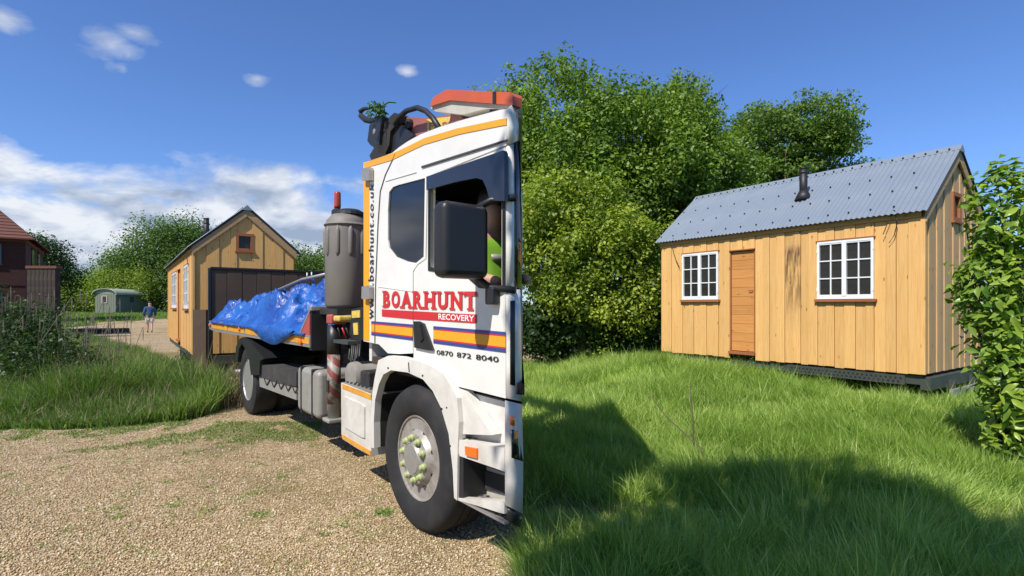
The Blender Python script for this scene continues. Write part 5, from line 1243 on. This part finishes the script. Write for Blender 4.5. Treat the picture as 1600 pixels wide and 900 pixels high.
ubox('foot_pad', ul - .09, ul + .09, vl - .09, vl + .09, zb_ - .04, zb_ - .001, 'tank_grey', leg, bev=.012)
ubox('leg_head', ul - .10, ul + .04, vl - .07, vl + .10, z3_ + .01, Wd(522, 491, vl), 'red_faded', leg, bev=.02)
ubox('head_cover', ul - .26, ul - .101, vl - .05, vl + .12, z3_ + .04, Wd(522, 491, vl) - .01, 'sticker', leg, bev=.02)
ubox('outrigger_beam', ul - .06, ul + .06, vl + .11, 1.2, z3_ - .14, z3_ + .0, 'chassis')
ubox('outrigger_slide', ul - .05, ul + .05, vl + .0, 1.0, 1.0, 1.1, 'chassis')
ubox('leg_clamp', ul - .03, ul + .03, .05, .9, .72, .84, 'chassis')
# crane control box
cb = prism('control_box', [(549, 483), (567.5, 479), (580, 480), (580, 531), (545, 531), (548, 500)], .12, .35, 'mirror_black')
prism('sticker', [(549.5, 486), (562, 484.5), (562, 496), (549.5, 497)], .113, .1195, 'sticker', cb); prism('sticker', [(551.5, 505), (558.5, 504), (559, 523), (552.5, 523)], .113, .1195, 'sticker', cb)
ubox('control_shelf', U(555, .12) - .12, U(540, .12), .0, .12, Wd(550, 531, .12) - .03, Wd(550, 531, .12), 'galv')
for i, x in enumerate((534, 541, 547)): vtube('control_lever', [(U(x, .1), .1, Wd(x, 528, .1)), (U(x, .1), .06, Wd(x, 512, .1))], .008, 'red' if i == 1 else 'black', seg=6)
for i in range(6):
    a = U(548 + 3 * i, .3); vtube('hose', [(a, .3, 1.25), (a - .08, .25, 1.05 - .05 * (i % 2)), (a - .2, .35, .95), (a - .3, .5, 1.1)], .014, 'black', seg=6)
# --- tall plastic tank with ribs, on a shelf behind the cab; beacon above
tuc, tvc = 2.08, .30; cen = P(tuc, tvc, 0); pz0, pz1 = 1.60, Wd(541, 343, tvc) ; pz1 = EYE + (HZ - 343) / F * cen.y; ptop = EYE + (HZ - 337) / F * cen.y; rt_ = 33 / F * cen.y
pt_ = mesh_obj('oil_tank', *tube_vf([cen + Vector((0, 0, z)) for z in (pz0 - .04, pz0, pz1 - .12, pz1 - .02, ptop)], [rt_ * .86, rt_, rt_ * .99, rt_ * .93, rt_ * .70], 26), 'plastic_tank', lorry, smooth=True)
for a in (-2.9, -2.3, -1.7, -1.1, -.5):
    d_ = Vector((math.cos(a), math.sin(a), 0)); c0 = cen + d_ * (rt_ * .955)
    mesh_obj('rib', *tube_vf([c0 + Vector((0, 0, pz1 - .40)), c0 + Vector((0, 0, pz1 - .36)), c0 + Vector((0, 0, pz1 - .14)), c0 + Vector((0, 0, pz1 - .09))], [.012, .028, .028, .012], 8), 'plastic_tank', pt_, smooth=True)
mesh_obj('tank_collar', *tube_vf([cen + Vector((0, 0, pz1 - .085)), cen + Vector((0, 0, pz1 - .07)), cen + Vector((0, 0, pz1 - .05))], [rt_ * .98, rt_ * 1.06, rt_ * .98], 26), 'plastic_tank', pt_)
mesh_obj('tank_lid', *tube_vf([cen + Vector((.03, 0, ptop + .001)), cen + Vector((.03, 0, ptop + .03)), cen + Vector((.03, 0, ptop + .06))], [rt_ * .72, rt_ * .70, rt_ * .45], 18), 'black', pt_)
ubox('tank_shelf', tuc - .3, ubf - .075, .08, .56, 1.50, 1.559, 'chassis'); ubox('shelf_post', tuc - .1, tuc + .0, .40, .55, .9, 1.499, 'chassis')
bc_ = cen + Vector((-15 / F * cen.y, 0, 0)); 
bm0 = mesh_obj('beacon_mount', *tube_vf([bc_ + Vector((0, 0, ptop - .03)), bc_ + Vector((0, 0, ptop + .05)), bc_ + Vector((0, 0, ptop + .08))], [.06, .06, .025], 14), 'black', lorry)
mesh_obj('beacon', *tube_vf([bc_ + Vector((0, 0, ptop + .081)), bc_ + Vector((0, 0, ptop + .10)), bc_ + Vector((0, 0, ptop + .235)), bc_ + Vector((0, 0, ptop + .25))], [.034, .036, .034, .028], 14), 'beacon', bm0, smooth=True)
# --- folded crane behind the cab
vc = .62
ubox('crane_column', 1.16, 1.46, .75, 1.05, .95, 3.0, 'crane_pink', bev=.02); ubox('crane_base', 1.05, 1.6, .5, 1.5, .70, 1.3, 'chassis', bev=.03)
prism('crane_boom', [(629, 187), (637, 183), (668, 184), (700, 180), (735, 176), (745, 185), (745, 230), (700, 240), (650, 225), (641, 205)], vc + .1, vc + .30, 'crane_pink')
bp_ = prism('boom_plate', [(667, 186), (705, 182), (705, 204), (668, 206)], vc + .085, vc + .099, 'sticker')
vs, fs = glyph_mesh('FASSI', .015); put_text('boom_lettering', vs, fs, [(670, 203), (712, 199), (712, 189), (670, 192)], vc + .080, 'crane_pink', bp_)
wheel('boom_pin', U(642, vc + .1), Wd(642, 195, vc + .1), [(.055, 0), (.055, -.04), (.03, -.05)], 'black', lorry, 14, v=vc + .1)
lk = [[(580, 250), (577, 243), (588, 225), (592, 238), (598, 244), (596, 250)],
      [(574, 220), (577, 196), (584, 188), (591, 180), (597, 183), (594, 205), (592, 228), (586, 232), (578, 226)],
      [(595, 234), (594, 200), (606, 185), (616, 176), (623, 179), (622, 190), (610, 205), (608, 226), (602, 240)],
      [(606, 236), (609, 204), (622, 192), (634, 200), (645, 212), (630, 224), (618, 242), (610, 244)],
      [(618, 214), (630, 206), (638, 216), (626, 228)]]
for i, pl in enumerate(lk): prism('crane_link', pl, vc - .06 + .035 * i, vc + .10 + .02 * i, 'mirror_black' if i % 2 else 'chassis')
wheel('link_pin', U(587, vc - .06), Wd(587, 206, vc - .06), [(.03, -.02), (.03, -.03), (.01, -.035)], 'alu', lorry, 10, v=vc - .05)
pts = [(U(x, vc), vc, Wd(x, y, vc)) for x, y in ((600, 182), (592, 188), (582, 189), (571, 187), (564, 181), (563, 174), (569, 170), (578, 169), (584, 171))]
hk = vtube('crane_hook', pts, [.02, .03, .035, .035, .033, .028, .022, .016, .008], 'black', seg=8)
vtube('hook_shank', [(U(583, vc), vc, Wd(583, 170, vc)), (U(600, vc), vc, Wd(600, 178, vc))], .03, 'chassis', seg=8)
prt = []
for i in range(60):
    x0, y0 = random.uniform(590, 608), random.uniform(168, 185); p0 = P(U(x0, vc), vc - .07 + random.uniform(-.04, .04), Wd(x0, y0, vc)); p1 = p0 + Vector((random.gauss(0, .045), random.gauss(0, .03), random.gauss(0, .035)))
    prt.append(tube_vf([p0, p0.lerp(p1, .5) + Vector((0, 0, .025)), p1], [.009, .009, .007], 5))
v, f = merge(prt); tag(mesh_obj('green_rope', [x_ for x_ in v], f, 'green_rope', None), 'tangle of green rope knotted round the crane hook', 'rope')
vtube('crane_hose', [(U(x, vc), vc - .02, Wd(x, y, vc)) for x, y in ((620, 196), (626, 184), (638, 174), (655, 169), (668, 174), (680, 186), (692, 205))], .026, 'black', seg=8)
# --- orange light bar on the roof
vb = .06
lbm = prism('light_bar_base', [(672, 168.5), (702, 157.5), (800, 165), (800, 170), (760, 170), (739, 175), (723, 179), (680, 174)], vb, vb + .3, 'cream', clamp=True)
prism('light_bar_lens', [(671.5, 166), (677, 152), (697, 140), (796, 144), (801, 150), (801, 164), (702, 156.5)], vb - .02, vb + .3, 'light_bar', lbm, clamp=True)
prism('lens_strap', [(769.5, 143), (774, 143.2), (774, 163), (769.5, 162.6)], vb - .026, vb - .0205, 'black', lbm)
prism('bar_bracket', [(705, 176), (720, 174), (722, 195), (700, 200)], vb + .05, vb + .2, 'crane_pink')
prism('bar_bracket', [(765, 168), (775, 168), (775, 178), (765, 180)], vb + .01, vb + .1, 'black', clamp=True)
# --- door mirror on arms
mu, mv = -.85, -.2
mir = ubox('mirror', mu - .075, mu + .06, -.365, -.055, 1.745, 2.165, 'mirror_black', bev=.045)
vtube('mirror_arm', [(mu, -.10, 2.15), (mu - .05, -.03, 2.20), (mu - .2, .03, 2.20)], .022, 'mirror_black', mir, 8)
vtube('mirror_arm', [(mu, -.10, 1.76), (mu - .04, -.04, 1.70), (mu - .2, .02, 1.68)], .020, 'mirror_black', mir, 8)
ubox('arm_mount', mu - .10, mu - .02, -.06, -.006, 1.60, 1.70, 'mirror_black', mir, bev=.012)
prism('mount_plate', [(771, 452), (777, 452), (777, 466), (773, 468)], -.02, -.0045, 'red', door)
ubox('mirror_glass', mu + .061, mu + .064, -.34, -.08, 1.78, 2.13, 'glass', mir)

# --- blue tarpaulin heaped on the bed
nu, nv_ = 230, 100; uu = np.linspace(ubf + .08, 7.75, nu); vv = np.linspace(-.04, 2.2, nv_)
UU, VV = np.meshgrid(uu, vv)
s_ = (UU - uu[0]) / (uu[-1] - uu[0])
env = np.interp(UU, [uu[0], 2.7, 3.2, 3.9, 4.6, 5.6, 6.6, 7.4, 7.75], [.08, .27, .42, .44, .43, .37, .29, .18, .03])
across = np.interp(VV, [-.04, .06, .3, .8, 1.3, 1.9, 2.2], [0, .10, .50, .92, 1.0, .75, .1])
lump = vnoise(UU, VV, 1.6, 41) * .5 + .75
# sharp folds: ridged noise at several scales and directions
def ridge(a, b2, s, sd): return 1 - np.abs(2 * vnoise(a + .35 * vnoise(a, b2, 2.0, sd + 5), b2, s, sd) - 1)
rd = ridge(UU + .5 * VV, VV, 2.1, 43) ** 3 * .30 + ridge(UU - .7 * VV, UU + VV, 3.3, 44) ** 2 * .14 + ridge(UU + VV, VV * 1.2, 6.5, 45) ** 2 * .06 + ridge(UU - VV, UU * .6 + VV, 12, 46) * .010 - .12
ZZ = bz1 + .01 + env * across * lump + rd * np.clip(across * 3, 0, 1) * .95
hang = (VV < .03) & (UU > 3.0) & (UU < 5.0)
ZZ = np.where(VV < 0, np.where((UU > 2.75) & (UU < 4.6), bz1 - .11 * (np.sin((UU - 2.75) / 1.85 * math.pi)) - .015, bz1 - .01), ZZ)
V = [];
VVo = np.where(VV < 0, -.045 - .02 * vnoise(UU, VV, 5, 47), VV)
for a, b2, z in zip(UU.ravel(), VVo.ravel(), ZZ.ravel()): V.append(P(a, b2, z))
Fc = [(j * nu + i, j * nu + i + 1, (j + 1) * nu + i + 1, (j + 1) * nu + i) for j in range(nv_ - 1) for i in range(nu - 1)]
tr = tag(empty('blue_tarpaulin', (P(5, 1, 0).x, P(5, 1, 0).y, bz1)), 'crumpled shiny blue tarpaulin heaped over a load on the lorry bed', 'tarpaulin')
mesh_obj('cover', V, Fc, 'tarp', tr, smooth=True, recalc=False)
# flap hanging over the rail
V = []; Fc = []
m_ = 40
for i in range(m_ + 1):
    a = 2.75 + 1.85 * i / m_; dp = .16 * math.sin(math.pi * i / m_) ** .7 * (.75 + .5 * float(vnoise(a, 0, 3, 48)))
    for j in range(6):
        q_ = j / 5; V.append(P(a, -.04 - .035 * math.sin(math.pi * q_) - .02 * float(vnoise(a * 2, q_, 4, 49)), bz1 + .05 - (dp + .05) * q_))
for i in range(m_):
    for j in range(5): Fc.append((i * 6 + j, i * 6 + j + 1, (i + 1) * 6 + j + 1, (i + 1) * 6 + j))
mesh_obj('hanging_flap', V, Fc, 'tarp', tr, smooth=True, recalc=False)
pole = tag(tube('load_pole', [P(6.6, .75, 1.82), P(4.9, .72, 1.98), P(3.6, .70, 2.02)], .022, 'alu', None), 'long pale metal pole lying on top of the blue tarpaulin', 'pole')
for a in (3.7, 4.4, 4.6): vtube('pole_clip', [(a, .70, 1.95), (a, .70, 2.07)], .012, 'alu', pole, 6)

# ------------------------------------------------------------------ people
def skin_body(name, nodes, edges, rads, mat, parent, levels=2):
    me = bpy.data.meshes.new(name); me.from_pydata(nodes, edges, []); o = bpy.data.objects.new(name, me); COL.objects.link(o)
    md = o.modifiers.new('s', 'SKIN'); md.use_smooth_shade = True
    for i, r_ in enumerate(rads): me.skin_vertices[0].data[i].radius = r_ if isinstance(r_, tuple) else (r_, r_)
    me.skin_vertices[0].data[0].use_root = True
    o.modifiers.new('b', 'SUBSURF').levels = levels
    dg = bpy.context.evaluated_depsgraph_get(); dg.update(); m2 = bpy.data.meshes.new_from_object(o.evaluated_get(dg)); bpy.data.objects.remove(o); bpy.data.meshes.remove(me)
    finish(m2, mat, True); m2.name = name; ob = bpy.data.objects.new(name, m2); return link(ob, parent)
wx, wy, _ = at(234, 520, 30)
wp = tag(empty('person', (wx, wy, gzf(wx, wy)), math.radians(30)), 'person in a blue jacket and pale shorts walking away across the gravel', 'person')
# local y runs the way they walk
nodes = [(0, 0, .92), (0, .0, 1.1), (0, .02, 1.32), (0, .03, 1.45), (0, .04, 1.52), (0, .05, 1.63), (0, .05, 1.72),
         (-.10, 0, .86), (-.11, .14, .50), (-.11, .10, .10), (-.11, .22, .05), (.10, 0, .86), (.11, -.06, .50), (.11, -.26, .14), (.11, -.18, .05),
         (-.19, .02, 1.40), (-.25, -.06, 1.14), (-.24, .02, .92), (-.24, .06, .83), (.19, .02, 1.40), (.25, .08, 1.14), (.24, .18, .94), (.24, .22, .86)]
edges = [(0, 1), (1, 2), (2, 3), (3, 4), (4, 5), (5, 6), (0, 7), (7, 8), (8, 9), (9, 10), (0, 11), (11, 12), (12, 13), (13, 14), (3, 15), (15, 16), (16, 17), (17, 18), (3, 19), (19, 20), (20, 21), (21, 22)]
rads = [.13, .13, (.16, .11), (.12, .09), .055, (.095, .085), .08, .09, .06, .045, .035, .09, .06, .045, .035, .06, .045, .035, .035, .06, .045, .035, .035]
skin_body('body', nodes, edges, rads, 'skin', wp)
skin_body('jacket', [(0, 0, .84), (0, 0, 1.1), (0, .02, 1.32), (0, .03, 1.44), (-.20, .02, 1.40), (-.26, -.06, 1.14), (-.25, .01, .95), (.20, .02, 1.40), (.26, .08, 1.14), (.25, .17, .97), (0, .035, 1.52)],
          [(0, 1), (1, 2), (2, 3), (3, 4), (4, 5), (5, 6), (3, 7), (7, 8), (8, 9), (3, 10)], [.165, .16, (.20, .14), (.16, .12), .095, .075, .06, .095, .075, .06, .075], 'jacket', wp)
skin_body('shorts', [(0, 0, .92), (-.11, .03, .80), (-.12, .12, .56), (.11, -.0, .80), (.12, -.04, .56)], [(0, 1), (1, 2), (0, 3), (3, 4)], [.15, .13, .115, .13, .115], 'shorts', wp)
skin_body('cap', [(0, .05, 1.70), (0, .05, 1.76), (0, .17, 1.70)], [(0, 1), (0, 2)], [.105, .085, .06], 'black', wp)
skin_body('shoe', [(-.11, .08, .07), (-.11, .24, .05)], [(0, 1)], [.05, .04], 'black', wp); skin_body('shoe', [(.11, -.24, .12), (.11, -.12, .05)], [(0, 1)], [.05, .04], 'black', wp)
# driver behind the open window
dr_ = P(-.50, .27, 0); dp = tag(empty('person', (dr_.x, dr_.y, 1.50), math.atan2(-R2.x, R2.y) ), 'driver in a bright yellow green safety vest sitting inside the lorry cab', 'person')
nodes = [(0, 0, .12), (0, 0, .35), (0, .0, .52), (0, 0, .60), (0, -.02, .68), (0, -.02, .78), (-.16, 0, .50), (-.18, -.05, .28), (-.12, -.26, .24), (.14, 0, .50), (.15, -.06, .28), (.10, -.26, .26)]
edges = [(0, 1), (1, 2), (2, 3), (3, 4), (4, 5), (2, 6), (6, 7), (7, 8), (2, 9), (9, 10), (10, 11)]
skin_body('body', nodes, edges, [.11, .11, (.13, .10), .05, .085, .075, .055, .045, .03, .055, .045, .03], 'skin', dp)
skin_body('safety_vest', [(0, 0, .10), (0, 0, .35), (0, 0, .52), (-.165, 0, .50), (-.19, -.05, .30), (.145, 0, .50), (.16, -.05, .30)], [(0, 1), (1, 2), (2, 3), (3, 4), (2, 5), (5, 6)], [.14, .14, (.16, .12), .075, .065, .075, .065], 'hivis', dp)
for z_ in (.22, .38):
    v, f = tube_vf([(0, 0, z_), (0, 0, z_ + .045)], [.146, .146], 16); me = bpy.data.meshes.new('grey_band'); me.from_pydata([tuple(a) for a in v], [], f); finish(me, 'alu', True); link(bpy.data.objects.new('grey_band', me), dp)
skin_body('hair', [(0, .03, .70), (0, .02, .79), (0, -.0, .84), (0, -.10, .80)], [(0, 1), (1, 2), (2, 3)], [.085, .10, .085, .05], 'black', dp)
ubox('driver_seat', -.35, -.24, .06, .50, 1.165, 2.0, 'black', clamp=True, bev=.02); ubox('seat_cushion', -.62, -.36, .06, .45, 1.165, 1.58, 'black', clamp=True)
for _c in (-.5, 0, .45): pass
